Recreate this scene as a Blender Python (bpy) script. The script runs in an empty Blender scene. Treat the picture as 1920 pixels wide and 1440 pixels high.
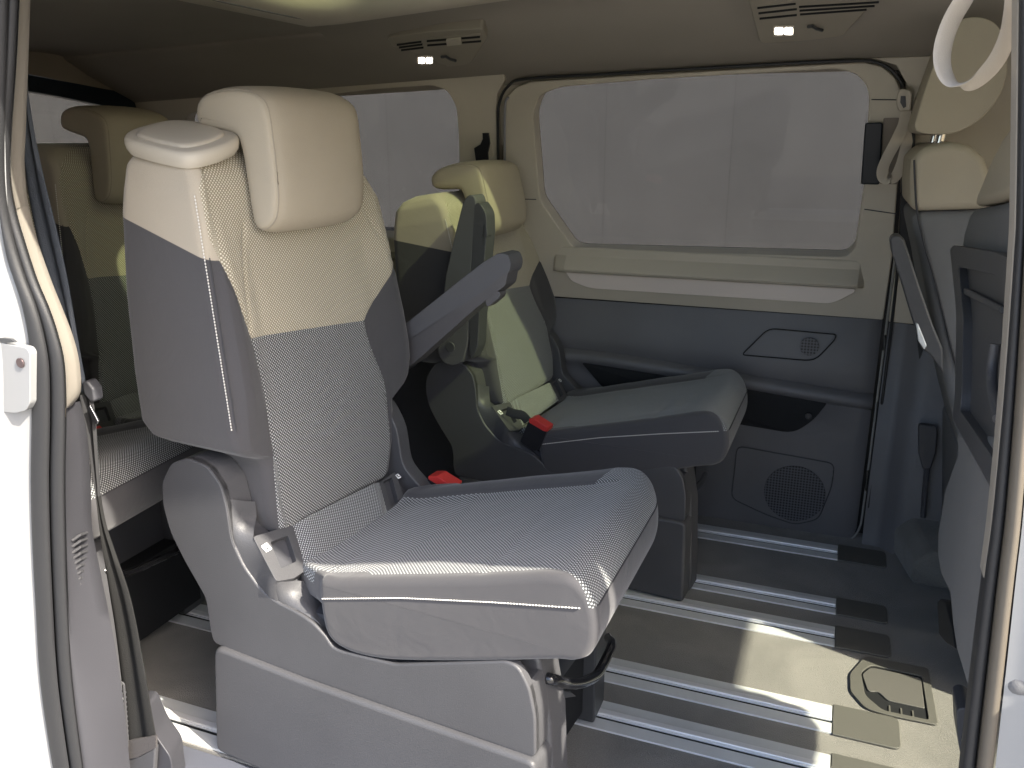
import bpy, bmesh, math, random
from mathutils import Vector, Matrix
import numpy as np
random.seed(7); np.random.seed(7)
S = bpy.context.scene
C = S.collection
R = math.radians

# ------------------------------------------------------------------ camera
FW = Vector((-0.34797138, 0.89417332, -0.2817268))
RT = Vector((0.93202584, 0.36239048, -0.00098826))
UP = Vector((-0.10121144, 0.26292054, 0.95949416))
CAM = Vector((0, 0, 1.07)); FPX = 1574.22
cam = bpy.data.cameras.new('camera'); camo = bpy.data.objects.new('camera', cam); C.objects.link(camo)
cam.lens = 36 * FPX / 1920; cam.sensor_width = 36; cam.clip_start = 0.02; cam.clip_end = 300
M4 = Matrix((RT, UP, -FW)).transposed().to_4x4(); M4.translation = CAM
camo.matrix_world = M4
S.camera = camo
# ------------------------------------------------------------------ world, sun, exposure
SUN_TO = Vector((0.66, -0.22, 0.64)).normalized()
w = bpy.data.worlds.new('World'); S.world = w; w.use_nodes = True
nt = w.node_tree; nt.nodes.clear()
sky = nt.nodes.new('ShaderNodeTexSky'); sky.sky_type = 'NISHITA'; sky.sun_disc = False
sky.sun_elevation = math.asin(SUN_TO.z); sky.sun_rotation = math.atan2(SUN_TO.x, SUN_TO.y)
sky.air_density = 0.9; sky.dust_density = 3.4; sky.ozone_density = 0.9
bg = nt.nodes.new('ShaderNodeBackground'); bg.inputs['Strength'].default_value = 0.15
wo = nt.nodes.new('ShaderNodeOutputWorld')
nt.links.new(sky.outputs[0], bg.inputs['Color']); nt.links.new(bg.outputs[0], wo.inputs[0])
sl = bpy.data.lights.new('sun', 'SUN'); sl.energy = 4.0; sl.angle = R(0.8); sl.color = (1.0, 0.93, 0.80)
so = bpy.data.objects.new('sun', sl); C.objects.link(so)
so.rotation_euler = (-SUN_TO).to_track_quat('-Z', 'Y').to_euler()
S.view_settings.view_transform = 'Standard'; S.view_settings.look = 'None'
S.view_settings.gamma = 1; S.view_settings.use_curve_mapping = False
S.view_settings.exposure = 1.82

# ------------------------------------------------------------------ helpers: measuring
def hit(px, py, n, p0):
    """point where the sight line of a measured spot meets the real plane (p0, n)"""
    d = FW + RT * ((px - 960) / FPX) - UP * ((py - 720) / FPX)
    n = Vector(n)
    t = (Vector(p0) - CAM).dot(n) / d.dot(n)
    return CAM + d * t
def onz(px, py, z=0.0): return hit(px, py, (0, 0, 1), (0, 0, z))
def ony(px, py, y): return hit(px, py, (0, 1, 0), (0, y, 0))
def onx(px, py, x): return hit(px, py, (1, 0, 0), (x, 0, 0))
WK = 0.27
def wall(px, py, d=0.0):
    """far side wall: vertical below the belt line, leaning in above it; d = metres proud of it (towards the cabin)"""
    p = ony(px, py, 2.32 - d)
    if p.z > 0.62: p = hit(px, py, (0, 1, WK), (0, 2.32 - d, 0.62))
    return p
def wy(z): return 2.32 - WK * max(0, z - 0.62)
class Frame:
    def __init__(s, o, deg):
        a = R(deg); s.o = Vector(o); s.deg = deg
        s.F = Vector((math.cos(a), -math.sin(a), 0)); s.V = Vector((math.sin(a), math.cos(a), 0)); s.U = Vector((0, 0, 1))
    def at(s, px, py, **k):
        key = list(k)[0]; n = {'u': s.F, 'v': s.V, 'z': s.U}[key]
        p = hit(px, py, n, s.o + n * k[key]) - s.o
        return (p.dot(s.F), p.dot(s.V), p.z)
NEAR = Frame((-0.96, 0.998, 0), 6)
def interp(x, tab):
    if x <= tab[0][0]: return tab[0][1]
    for (a, b), (c, d) in zip(tab, tab[1:]):
        if x <= c:
            t = (x - a) / (c - a) if c > a else 1
            return b + (d - b) * t
    return tab[-1][1]
def sm(x, tab):
    if x <= tab[0][0]: return tab[0][1]
    for (a, b), (c, d) in zip(tab, tab[1:]):
        if x <= c:
            t = (x - a) / (c - a) if c > a else 1
            return b + (d - b) * t * t * (3 - 2 * t)
    return tab[-1][1]
def seg_dist(p, a, b):
    ax, ay = a; bx, by = b; px, py = p
    dx, dy = bx - ax, by - ay; L = dx * dx + dy * dy
    t = 0 if L == 0 else max(0, min(1, ((px - ax) * dx + (py - ay) * dy) / L))
    return math.hypot(px - ax - t * dx, py - ay - t * dy)
def sdf(p, poly):
    d = 1e9; ins = False; n = len(poly)
    for i in range(n):
        a = poly[i]; b = poly[(i + 1) % n]
        d = min(d, seg_dist(p, a, b))
        if (a[1] > p[1]) != (b[1] > p[1]) and p[0] < (b[0] - a[0]) * (p[1] - a[1]) / (b[1] - a[1]) + a[0]: ins = not ins
    return d if ins else -d
def pdist(p, line): return min(seg_dist(p, a, b) for a, b in zip(line, line[1:]))
def spline(pts, n=8, closed=False):
    pts = [Vector(p) for p in pts]; out = []; m = len(pts)
    rng = m if closed else m - 1
    for i in range(rng):
        if closed: p0, p1, p2, p3 = pts[i - 1], pts[i], pts[(i + 1) % m], pts[(i + 2) % m]
        else:
            p1, p2 = pts[i], pts[i + 1]; p0 = pts[i - 1] if i else p1 * 2 - p2; p3 = pts[i + 2] if i + 2 < m else p2 * 2 - p1
        for k in range(n):
            t = k / n
            out.append(0.5 * ((2 * p1) + (p2 - p0) * t + (2 * p0 - 5 * p1 + 4 * p2 - p3) * t * t + (3 * p1 - p0 - 3 * p2 + p3) * t ** 3))
    if not closed: out.append(pts[-1])
    return out
def roundpoly(pts, r, n=5):
    """round the corners of a closed polygon of Vectors"""
    pts = [Vector(p) for p in pts]; out = []; m = len(pts)
    for i in range(m):
        p = pts[i]; a = pts[i - 1]; b = pts[(i + 1) % m]
        rr = r[i] if isinstance(r, (list, tuple)) else r
        va = a - p; vb = b - p; la, lb = va.length, vb.length
        q = min(rr, la * 0.49, lb * 0.49)
        if q < 1e-5: out.append(p); continue
        pa = p + va / la * q; pb = p + vb / lb * q
        for k in range(n + 1):
            t = k / n
            out.append(pa * (1 - t) ** 2 + p * 2 * t * (1 - t) + pb * t * t)
    return out

# ------------------------------------------------------------------ helpers: objects
def tag(o, label=None, cat=None, group=None, kind=None):
    if label: o['label'] = label
    if cat: o['category'] = cat
    if group: o['group'] = group
    if kind: o['kind'] = kind
    return o
def empty(name, loc=(0, 0, 0), rotz=0, label=None, cat=None, group=None):
    o = bpy.data.objects.new(name, None); C.objects.link(o); o.location = loc; o.rotation_euler = (0, 0, rotz)
    o.empty_display_size = 0.05
    return tag(o, label, cat, group)
def mesh(name, verts, faces, mat, parent=None, smooth=True, bevel=0, attrs=None, sub=0, angle=40, segs=2):
    me = bpy.data.meshes.new(name); me.from_pydata([tuple(v) for v in verts], [], faces); me.validate(); me.update()
    bm = bmesh.new(); bm.from_mesh(me); bmesh.ops.recalc_face_normals(bm, faces=bm.faces); bm.to_mesh(me); bm.free()
    if attrs:
        for k, vals in attrs.items():
            at = me.attributes.new(k, 'FLOAT', 'POINT'); at.data.foreach_set('value', np.array(vals, dtype=np.float32))
    o = bpy.data.objects.new(name, me); C.objects.link(o)
    me.materials.append(mat)
    if parent: o.parent = parent
    if smooth:
        me.polygons.foreach_set('use_smooth', [True] * len(me.polygons))
        try: me.set_sharp_from_angle(angle=R(angle))
        except Exception: pass
    if bevel:
        b = o.modifiers.new('bevel', 'BEVEL'); b.width = bevel; b.segments = segs; b.limit_method = 'ANGLE'; b.angle_limit = R(35); b.harden_normals = True
    if sub:
        s_ = o.modifiers.new('sub', 'SUBSURF'); s_.levels = sub; s_.render_levels = sub
    return o
class MB:
    def __init__(s): s.v = []; s.f = []
    def add(s, vs, fs):
        b = len(s.v); s.v += [Vector(v) for v in vs]; s.f += [tuple(b + i for i in f) for f in fs]; return s
    def box(s, lo, hi):
        x0, y0, z0 = lo; x1, y1, z1 = hi
        return s.add([(x0, y0, z0), (x1, y0, z0), (x1, y1, z0), (x0, y1, z0), (x0, y0, z1), (x1, y0, z1), (x1, y1, z1), (x0, y1, z1)],
                     [(3, 2, 1, 0), (4, 5, 6, 7), (0, 1, 5, 4), (1, 2, 6, 5), (2, 3, 7, 6), (3, 0, 4, 7)])
    def prism(s, pts, off):
        """closed polygon extruded by a vector"""
        n = len(pts); off = Vector(off); a = [Vector(p) for p in pts]
        return s.add(a + [p + off for p in a], [tuple(range(n - 1, -1, -1)), tuple(range(n, 2 * n))] + [(i, (i + 1) % n, n + (i + 1) % n, n + i) for i in range(n)])
    def strip(s, A, B):
        n = len(A); return s.add(list(A) + list(B), [(i, i + 1, n + i + 1, n + i) for i in range(n - 1)])
    def loft(s, rows, closed=True, cap=True):
        n = len(rows[0]); vs = [p for r in rows for p in r]; fs = []
        for j in range(len(rows) - 1):
            for i in range(n if closed else n - 1):
                fs.append((j * n + i, j * n + (i + 1) % n, (j + 1) * n + (i + 1) % n, (j + 1) * n + i))
        if cap: fs += [tuple(range(n - 1, -1, -1)), tuple((len(rows) - 1) * n + i for i in range(n))]
        return s.add(vs, fs)
    def tube(s, path, r, n=10, rz=None, up=(0, 0, 1), cap=True):
        """tube (or flat strap when rz given: r across, rz thick) along a path"""
        path = [Vector(p) for p in path]; rows = []; up = Vector(up)
        for i, p in enumerate(path):
            t = (path[min(i + 1, len(path) - 1)] - path[max(i - 1, 0)]).normalized()
            a = t.cross(up)
            if a.length < 1e-4: a = t.cross(Vector((1, 0, 0)))
            a.normalize(); b = a.cross(t).normalized()
            rr = r[i] if isinstance(r, (list, tuple)) else r
            r2 = rr if rz is None else rz
            rows.append([p + a * rr * math.cos(2 * math.pi * k / n) + b * r2 * math.sin(2 * math.pi * k / n) for k in range(n)])
        return s.loft(rows, True, cap)
    def build(s, name, mat, parent=None, **k): return mesh(name, s.v, s.f, mat, parent, **k)
def part(name, mb, mat, parent=None, **k): return mb.build(name, mat, parent, **k)
def slab(pts, off): return MB().prism(pts, off)
def dup(root, loc=None, rotz=None, label=None, group=None):
    r = root.copy(); C.objects.link(r)
    if loc is not None: r.location = loc
    if rotz is not None: r.rotation_euler = (0, 0, rotz)
    if label: r['label'] = label
    if group: r['group'] = group
    for ch in list(root.children):
        c = ch.copy(); C.objects.link(c); c.parent = r
        for g in list(ch.children):
            d = g.copy(); C.objects.link(d); d.parent = c
    return r

# ------------------------------------------------------------------ materials
def mat(name, col, rough=0.5, metal=0.0, grain=0.0, gscale=400, var=0.0, vscale=6, spec=0.5, coat=0.0):
    m = bpy.data.materials.new(name); m.use_nodes = True; t = m.node_tree; b = t.nodes['Principled BSDF']
    b.inputs['Base Color'].default_value = (*col, 1); b.inputs['Roughness'].default_value = rough; b.inputs['Metallic'].default_value = metal
    b.inputs['Specular IOR Level'].default_value = spec; b.inputs['Coat Weight'].default_value = coat
    tc = t.nodes.new('ShaderNodeTexCoord')
    if var:
        n = t.nodes.new('ShaderNodeTexNoise'); n.inputs['Scale'].default_value = vscale; n.inputs['Detail'].default_value = 5
        t.links.new(tc.outputs['Object'], n.inputs['Vector'])
        r = t.nodes.new('ShaderNodeValToRGB'); r.color_ramp.elements[0].position = 0.3; r.color_ramp.elements[1].position = 0.7
        r.color_ramp.elements[0].color = (*[c * (1 - var) for c in col], 1); r.color_ramp.elements[1].color = (*[min(1, c * (1 + var)) for c in col], 1)
        t.links.new(n.outputs['Fac'], r.inputs[0]); t.links.new(r.outputs[0], b.inputs['Base Color'])
    if grain:
        n = t.nodes.new('ShaderNodeTexNoise'); n.inputs['Scale'].default_value = gscale; n.inputs['Detail'].default_value = 2
        t.links.new(tc.outputs['Object'], n.inputs['Vector'])
        bu = t.nodes.new('ShaderNodeBump'); bu.inputs['Strength'].default_value = grain; bu.inputs['Distance'].default_value = 0.001
        t.links.new(n.outputs['Fac'], bu.inputs['Height']); t.links.new(bu.outputs[0], b.inputs['Normal'])
    return m
M = {}
M['plastic'] = mat('grey_plastic', (0.067, 0.067, 0.072), 0.46, grain=0.45, gscale=520, var=0.09, vscale=5)
M['plastic_dark'] = mat('dark_plastic', (0.055, 0.056, 0.064), 0.5, grain=0.25, gscale=900, var=0.06)
M['door_grey'] = mat('door_grey_plastic', (0.118, 0.116, 0.122), 0.5, grain=0.3, gscale=700, var=0.08, vscale=5)
M['black'] = mat('black_plastic', (0.012, 0.013, 0.017), 0.35)
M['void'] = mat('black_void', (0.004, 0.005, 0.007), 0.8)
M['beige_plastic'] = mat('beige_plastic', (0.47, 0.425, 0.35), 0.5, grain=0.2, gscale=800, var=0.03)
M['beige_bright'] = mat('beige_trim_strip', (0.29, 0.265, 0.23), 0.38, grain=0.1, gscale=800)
M['headliner'] = mat('headliner_cloth', (0.27, 0.243, 0.208), 0.9, grain=0.5, gscale=500, var=0.05, vscale=4)
M['alu'] = mat('rail_aluminium', (0.72, 0.74, 0.75), 0.38, metal=0.3, grain=0.05, gscale=300, var=0.05, vscale=14)
M['alu_ridge'] = mat('rail_polished', (0.88, 0.89, 0.90), 0.28, metal=0.4)
M['chrome'] = mat('chrome', (0.8, 0.8, 0.8), 0.12, metal=1.0)
M['black_gloss'] = mat('black_gloss', (0.015, 0.015, 0.017), 0.12, metal=0.0, coat=0.6)
M['steel_dark'] = mat('painted_dark_steel', (0.05, 0.052, 0.056), 0.4, grain=0.05, gscale=200, var=0.1)
M['red'] = mat('red_button', (0.55, 0.04, 0.035), 0.4)
M['strap'] = mat('belt_webbing', (0.03, 0.03, 0.032), 0.8, grain=0.8, gscale=700)
M['strap_beige'] = mat('beige_webbing', (0.50, 0.45, 0.38), 0.6, grain=0.3, gscale=900)
M['rubber'] = mat('grey_rubber', (0.019, 0.0195, 0.0215), 0.55, grain=0.3, gscale=600)
M['rubber_dark'] = mat('black_rubber', (0.014, 0.015, 0.017), 0.5)
M['white_paint'] = mat('white_paint', (0.25, 0.255, 0.26), 0.25, coat=0.5)
M['label_white'] = mat('white_print', (0.85, 0.85, 0.85), 0.5)
M['stitch'] = mat('stitch_thread', (0.72, 0.70, 0.66), 0.8)
M['lamp'] = mat('lamp_lens', (1, 1, 1), 0.3)
_b = M['lamp'].node_tree.nodes['Principled BSDF']; _b.inputs['Emission Color'].default_value = (1, 0.95, 0.85, 1); _b.inputs['Emission Strength'].default_value = 5

def glass(name, tint, rough=0.0, gl=0.07):
    m = bpy.data.materials.new(name); m.use_nodes = True; t = m.node_tree; t.nodes.clear()
    tr = t.nodes.new('ShaderNodeBsdfTransparent'); tr.inputs[0].default_value = (*tint, 1)
    g = t.nodes.new('ShaderNodeBsdfGlossy'); g.inputs['Roughness'].default_value = 0.02; g.inputs[0].default_value = (0.8, 0.8, 0.8, 1)
    mx = t.nodes.new('ShaderNodeMixShader'); mx.inputs[0].default_value = gl
    o = t.nodes.new('ShaderNodeOutputMaterial')
    t.links.new(tr.outputs[0], mx.inputs[1]); t.links.new(g.outputs[0], mx.inputs[2]); t.links.new(mx.outputs[0], o.inputs[0])
    return m
M['side_glass'] = glass('tinted_side_glass', (0.352, 0.350, 0.346), gl=0.012)
M['roof_glass'] = glass('green_roof_glass', (0.40, 0.435, 0.335))
M['screen_glass'] = glass('clear_green_glass', (0.92, 0.93, 0.88))

def fabric():
    m = bpy.data.materials.new('seat_fabric'); m.use_nodes = True; t = m.node_tree; L = t.links; b = t.nodes['Principled BSDF']
    def att(n): a = t.nodes.new('ShaderNodeAttribute'); a.attribute_name = n; return a.outputs['Fac']
    def ma(op, a, b_=None, c=None, clamp=False):
        n = t.nodes.new('ShaderNodeMath'); n.operation = op; n.use_clamp = clamp
        for i, x in enumerate((a, b_, c)):
            if x is None: continue
            if isinstance(x, (int, float)): n.inputs[i].default_value = x
            else: L.new(x, n.inputs[i])
        return n.outputs[0]
    def mix(f, a, b_):
        n = t.nodes.new('ShaderNodeMix'); n.data_type = 'RGBA'
        L.new(f, n.inputs['Factor'])
        for nm, x in (('A', a), ('B', b_)):
            s_ = [i for i in n.inputs if i.name == nm and i.type == 'RGBA'][0]
            if isinstance(x, tuple): s_.default_value = (*x, 1)
            else: L.new(x, s_)
        return [o for o in n.outputs if o.type == 'RGBA'][0]
    be = ma('MULTIPLY_ADD', att('beige'), 900.0, 0.5, clamp=True)
    me_ = ma('MULTIPLY_ADD', att('knit'), 900.0, 0.5, clamp=True)
    P = 0.0060
    sx = ma('SINE', ma('MULTIPLY', att('fa'), 2 * math.pi / P)); sy = ma('SINE', ma('MULTIPLY', att('fb'), 2 * math.pi / P))
    d = ma('MULTIPLY', sx, sy)
    dots = ma('MULTIPLY', ma('MULTIPLY_ADD', d, 3.2, -0.55, clamp=True), me_)
    tc = t.nodes.new('ShaderNodeTexCoord')
    no = t.nodes.new('ShaderNodeTexNoise'); no.inputs['Scale'].default_value = 5; no.inputs['Detail'].default_value = 4; L.new(tc.outputs['Object'], no.inputs['Vector'])
    fine = t.nodes.new('ShaderNodeTexNoise'); fine.inputs['Scale'].default_value = 900; fine.inputs['Detail'].default_value = 1; L.new(tc.outputs['Object'], fine.inputs['Vector'])
    plain = mix(be, (0.062, 0.0605, 0.065), (0.42, 0.37, 0.295))
    knit = mix(be, (0.055, 0.057, 0.059), (0.29, 0.255, 0.185))
    base = mix(me_, plain, knit)
    thread = mix(be, (0.50, 0.515, 0.52), (0.72, 0.68, 0.57))
    col = mix(dots, base, thread)
    hsv = t.nodes.new('ShaderNodeHueSaturation'); L.new(col, hsv.inputs['Color'])
    L.new(ma('ADD', ma('MULTIPLY_ADD', no.outputs['Fac'], 0.16, 0.82), ma('MULTIPLY', fine.outputs['Fac'], 0.2)), hsv.inputs['Value'])
    L.new(hsv.outputs[0], b.inputs['Base Color'])
    b.inputs['Roughness'].default_value = 0.85; b.inputs['Sheen Weight'].default_value = 0.25; b.inputs['Sheen Roughness'].default_value = 0.5
    b.inputs['Specular IOR Level'].default_value = 0.25
    bu = t.nodes.new('ShaderNodeBump'); bu.inputs['Strength'].default_value = 0.5; bu.inputs['Distance'].default_value = 0.0008
    L.new(ma('ADD', dots, ma('MULTIPLY', fine.outputs['Fac'], 0.5)), bu.inputs['Height'])
    crs = t.nodes.new('ShaderNodeTexNoise'); crs.inputs['Scale'].default_value = 16; crs.inputs['Detail'].default_value = 3; crs.inputs['Distortion'].default_value = 0.8; L.new(tc.outputs['Object'], crs.inputs['Vector'])
    b2 = t.nodes.new('ShaderNodeBump'); b2.inputs['Strength'].default_value = 0.35; b2.inputs['Distance'].default_value = 0.004
    L.new(crs.outputs['Fac'], b2.inputs['Height']); L.new(b2.outputs[0], bu.inputs['Normal'])
    L.new(bu.outputs[0], b.inputs['Normal'])
    return m
M['fabric'] = fabric()

def carpet():
    m = bpy.data.materials.new('carpet'); m.use_nodes = True; t = m.node_tree; L = t.links; b = t.nodes['Principled BSDF']
    tc = t.nodes.new('ShaderNodeTexCoord')
    f = t.nodes.new('ShaderNodeTexNoise'); f.inputs['Scale'].default_value = 450; f.inputs['Detail'].default_value = 3; L.new(tc.outputs['Object'], f.inputs['Vector'])
    g = t.nodes.new('ShaderNodeTexNoise'); g.inputs['Scale'].default_value = 5; g.inputs['Detail'].default_value = 6; g.inputs['Distortion'].default_value = 1.2; L.new(tc.outputs['Object'], g.inputs['Vector'])
    r = t.nodes.new('ShaderNodeValToRGB'); r.color_ramp.elements[0].position = 0.32; r.color_ramp.elements[1].position = 0.72
    r.color_ramp.elements[0].color = (0.115, 0.112, 0.104, 1); r.color_ramp.elements[1].color = (0.25, 0.24, 0.22, 1)
    mx = t.nodes.new('ShaderNodeMix'); mx.data_type = 'FLOAT'; mx.inputs[0].default_value = 0.45
    L.new(g.outputs['Fac'], mx.inputs[2]); L.new(f.outputs['Fac'], mx.inputs[3]); L.new(mx.outputs[0], r.inputs[0])
    L.new(r.outputs[0], b.inputs['Base Color']); b.inputs['Roughness'].default_value = 1; b.inputs['Specular IOR Level'].default_value = 0.1
    b.inputs['Sheen Weight'].default_value = 0.3
    bu = t.nodes.new('ShaderNodeBump'); bu.inputs['Strength'].default_value = 0.8; bu.inputs['Distance'].default_value = 0.003
    L.new(f.outputs['Fac'], bu.inputs['Height']); L.new(bu.outputs[0], b.inputs['Normal'])
    return m
M['carpet'] = carpet()
def concrete():
    m = bpy.data.materials.new('concrete'); m.use_nodes = True; t = m.node_tree; L = t.links; b = t.nodes['Principled BSDF']
    tc = t.nodes.new('ShaderNodeTexCoord'); o = tc.outputs['Object']
    g = t.nodes.new('ShaderNodeTexNoise'); g.inputs['Scale'].default_value = 1.3; g.inputs['Detail'].default_value = 9; g.inputs['Roughness'].default_value = 0.65; L.new(o, g.inputs['Vector'])
    r = t.nodes.new('ShaderNodeValToRGB'); r.color_ramp.elements[0].position = 0.3; r.color_ramp.elements[1].position = 0.75
    r.color_ramp.elements[0].color = (0.30, 0.30, 0.303, 1); r.color_ramp.elements[1].color = (0.375, 0.375, 0.378, 1)
    L.new(g.outputs['Fac'], r.inputs[0])
    br = t.nodes.new('ShaderNodeTexBrick'); br.inputs['Scale'].default_value = 1; br.offset = 0.0; br.inputs['Mortar Size'].default_value = 0.006
    br.inputs['Brick Width'].default_value = 1.05; br.inputs['Row Height'].default_value = 1.55; br.inputs['Mortar Smooth'].default_value = 0.6
    br.inputs['Color1'].default_value = (1, 1, 1, 1); br.inputs['Color2'].default_value = (0.96, 0.96, 0.96, 1); br.inputs['Mortar'].default_value = (0.70, 0.70, 0.70, 1)
    sp = t.nodes.new('ShaderNodeSeparateXYZ'); cb = t.nodes.new('ShaderNodeCombineXYZ')
    ad = t.nodes.new('ShaderNodeMath'); ad.operation = 'ADD'
    L.new(o, sp.inputs[0]); L.new(sp.outputs[0], ad.inputs[0]); L.new(sp.outputs[1], ad.inputs[1]); L.new(ad.outputs[0], cb.inputs[0]); L.new(sp.outputs[2], cb.inputs[1]); L.new(cb.outputs[0], br.inputs['Vector'])
    mu = t.nodes.new('ShaderNodeMix'); mu.data_type = 'RGBA'; mu.blend_type = 'MULTIPLY'; mu.inputs[0].default_value = 1
    rg = [i for i in mu.inputs if i.type == 'RGBA']; L.new(r.outputs[0], rg[0]); L.new(br.outputs[0], rg[1])
    v = t.nodes.new('ShaderNodeTexVoronoi'); v.inputs['Scale'].default_value = 3.3; L.new(o, v.inputs['Vector'])
    vr = t.nodes.new('ShaderNodeValToRGB'); vr.color_ramp.elements[0].position = 0.02; vr.color_ramp.elements[1].position = 0.06
    vr.color_ramp.elements[0].color = (0.8, 0.8, 0.8, 1); vr.color_ramp.elements[1].color = (1, 1, 1, 1); L.new(v.outputs['Distance'], vr.inputs[0])
    m2 = t.nodes.new('ShaderNodeMix'); m2.data_type = 'RGBA'; m2.blend_type = 'MULTIPLY'; m2.inputs[0].default_value = 1
    rg2 = [i for i in m2.inputs if i.type == 'RGBA']; L.new([x for x in mu.outputs if x.type == 'RGBA'][0], rg2[0]); L.new(vr.outputs[0], rg2[1])
    L.new([x for x in m2.outputs if x.type == 'RGBA'][0], b.inputs['Base Color']); b.inputs['Roughness'].default_value = 0.9
    return m
M['concrete'] = concrete()
M['paving'] = mat('pale_paving', (0.26, 0.258, 0.25), 0.85, grain=0.4, gscale=60, var=0.12, vscale=2)
def perforated():
    """dark cloth/plastic pierced by a lattice of small holes"""
    m = bpy.data.materials.new('perforated_grille'); m.use_nodes = True; t = m.node_tree; L = t.links; b = t.nodes['Principled BSDF']
    tc = t.nodes.new('ShaderNodeTexCoord'); sp = t.nodes.new('ShaderNodeSeparateXYZ'); L.new(tc.outputs['Object'], sp.inputs[0])
    def ma(op, a, b_=None, c=None, cl=False):
        n = t.nodes.new('ShaderNodeMath'); n.operation = op; n.use_clamp = cl
        for i, x in enumerate((a, b_, c)):
            if x is None: continue
            if isinstance(x, (int, float)): n.inputs[i].default_value = x
            else: L.new(x, n.inputs[i])
        return n.outputs[0]
    k = 2 * math.pi / 0.016
    a = ma('SINE', ma('MULTIPLY', ma('ADD', sp.outputs[0], sp.outputs[2]), k)); c = ma('SINE', ma('MULTIPLY', ma('SUBTRACT', sp.outputs[0], sp.outputs[2]), k))
    f = ma('MULTIPLY_ADD', ma('MULTIPLY', a, c), 2.5, 0.1, True)
    mx = t.nodes.new('ShaderNodeMix'); mx.data_type = 'RGBA'; L.new(f, mx.inputs['Factor'])
    rg = [i for i in mx.inputs if i.type == 'RGBA']; rg[0].default_value = (0.085, 0.086, 0.10, 1); rg[1].default_value = (0.006, 0.006, 0.008, 1)
    L.new([x for x in mx.outputs if x.type == 'RGBA'][0], b.inputs['Base Color']); b.inputs['Roughness'].default_value = 0.5
    return m
M['grille'] = perforated()

# ================================================================== SETTING
def drop(x): return 0.035 * max(0.0, -0.5 - x)
tag(part('ground', MB().box((-12, -9, -0.62), (10, 12, -0.56)), M['paving'], smooth=False), kind='structure')
o = part('concrete_wall', MB().box((-9, 7.2, -0.56), (9, 7.5, 6.0)), M['concrete'], smooth=False)
tag(o, 'long grey cast concrete wall with formwork joints seen through the side windows', 'wall')
o = part('concrete_wall', MB().box((-9.3, -3.0, -0.56), (-9.0, 7.2, 6.0)), M['concrete'], smooth=False)
tag(o, 'grey concrete wall seen through the rear window at the far left', 'wall')
tag(part('floor', MB().box((-2.16, 0.992, -0.03), (1.6, 2.36, 0.0)), M['carpet'], smooth=False), kind='structure')
# under-floor and door sill step
mb = MB(); mb.box((-2.7, 0.70, -0.30), (1.6, 2.42, -0.035)); tag(part('floor_pan', mb, M['plastic_dark'], smooth=False), kind='structure')
mb = MB(); mb.prism([(-1.25, 0.70, -0.034), (-1.25, 0.990, -0.034), (-1.25, 0.990, -0.004), (-1.25, 0.80, -0.012), (-1.25, 0.70, -0.03)], (1.50, 0, 0))
tag(part('door_sill', mb, mat('sill_plastic', (0.075, 0.08, 0.10), 0.6, grain=0.3, gscale=500), bevel=0.004), kind='structure')

def bridge(outer, inner):
    """fill between two closed loops with faces"""
    bm = bmesh.new(); es = []
    for lp in (outer, inner):
        vs = [bm.verts.new(p) for p in lp]
        es += [bm.edges.new((vs[i], vs[(i + 1) % len(vs)])) for i in range(len(vs))]
    bmesh.ops.triangle_fill(bm, use_beauty=True, edges=es)
    return bm
def holed(name, outer, inner, off, m, parent=None, bevel=0.0):
    bm = bridge(outer, inner)
    r = bmesh.ops.extrude_face_region(bm, geom=list(bm.faces))
    vs = [g for g in r['geom'] if isinstance(g, bmesh.types.BMVert)]
    bmesh.ops.translate(bm, verts=vs, vec=Vector(off))
    bmesh.ops.recalc_face_normals(bm, faces=bm.faces)
    bmesh.ops.dissolve_limit(bm, angle_limit=R(1), verts=bm.verts, edges=bm.edges)
    me = bpy.data.meshes.new(name); bm.to_mesh(me); bm.free()
    o = bpy.data.objects.new(name, me); C.objects.link(o); me.materials.append(m)
    if parent: o.parent = parent
    if bevel:
        b = o.modifiers.new('bevel', 'BEVEL'); b.width = bevel; b.segments = 3; b.limit_method = 'ANGLE'; b.angle_limit = R(40)
        me.polygons.foreach_set('use_smooth', [True] * len(me.polygons)); b.harden_normals = True
    return o

# --- ceiling
CP = [(0.80, 1.325), (0.86, 1.328), (0.97, 1.332), (1.10, 1.338), (1.25, 1.346), (1.36, 1.354), (1.86, 1.354), (1.93, 1.338), (2.00, 1.303), (2.10, 1.262), (2.165, 1.236), (2.19, 1.215)]
XS = [-2.14, -2.0, -1.85, -1.7, -1.45, -1.25]
def rise(x): return 0.055 * max(0.0, x + 1.15)
def crow(x, a, b):
    pts = []
    for i in range(a, b + 1):
        y, z = CP[i]
        if x < -2.0:
            z -= 0.0
        pts.append((x, y, z - drop(x) + rise(x) * interp(y, [(1.05, 0.0), (1.30, 1.0), (1.90, 1.0), (2.06, 0.0)])))
    return pts
def cs(x, a, b):
    return spline(crow(x, a, b), 4)
mb = MB()
mb.loft([cs(x, 0, 11) for x in XS], closed=False, cap=False)
GX0, GX1 = -1.18, 0.42
mb.loft([cs(x, 0, 5) for x in (-1.25, GX0, -0.8, -0.3, 0.2, GX1, 0.55)], closed=False, cap=False)
mb.loft([cs(x, 6, 11) for x in (-1.25, GX0, -0.8, -0.3, 0.2, GX1, 0.55)], closed=False, cap=False)
mb.loft([cs(x, 0, 11) for x in (0.55, 0.8, 1.1)], closed=False, cap=False)
tag(part('ceiling', mb, M['headliner'], angle=60), kind='structure')
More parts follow.
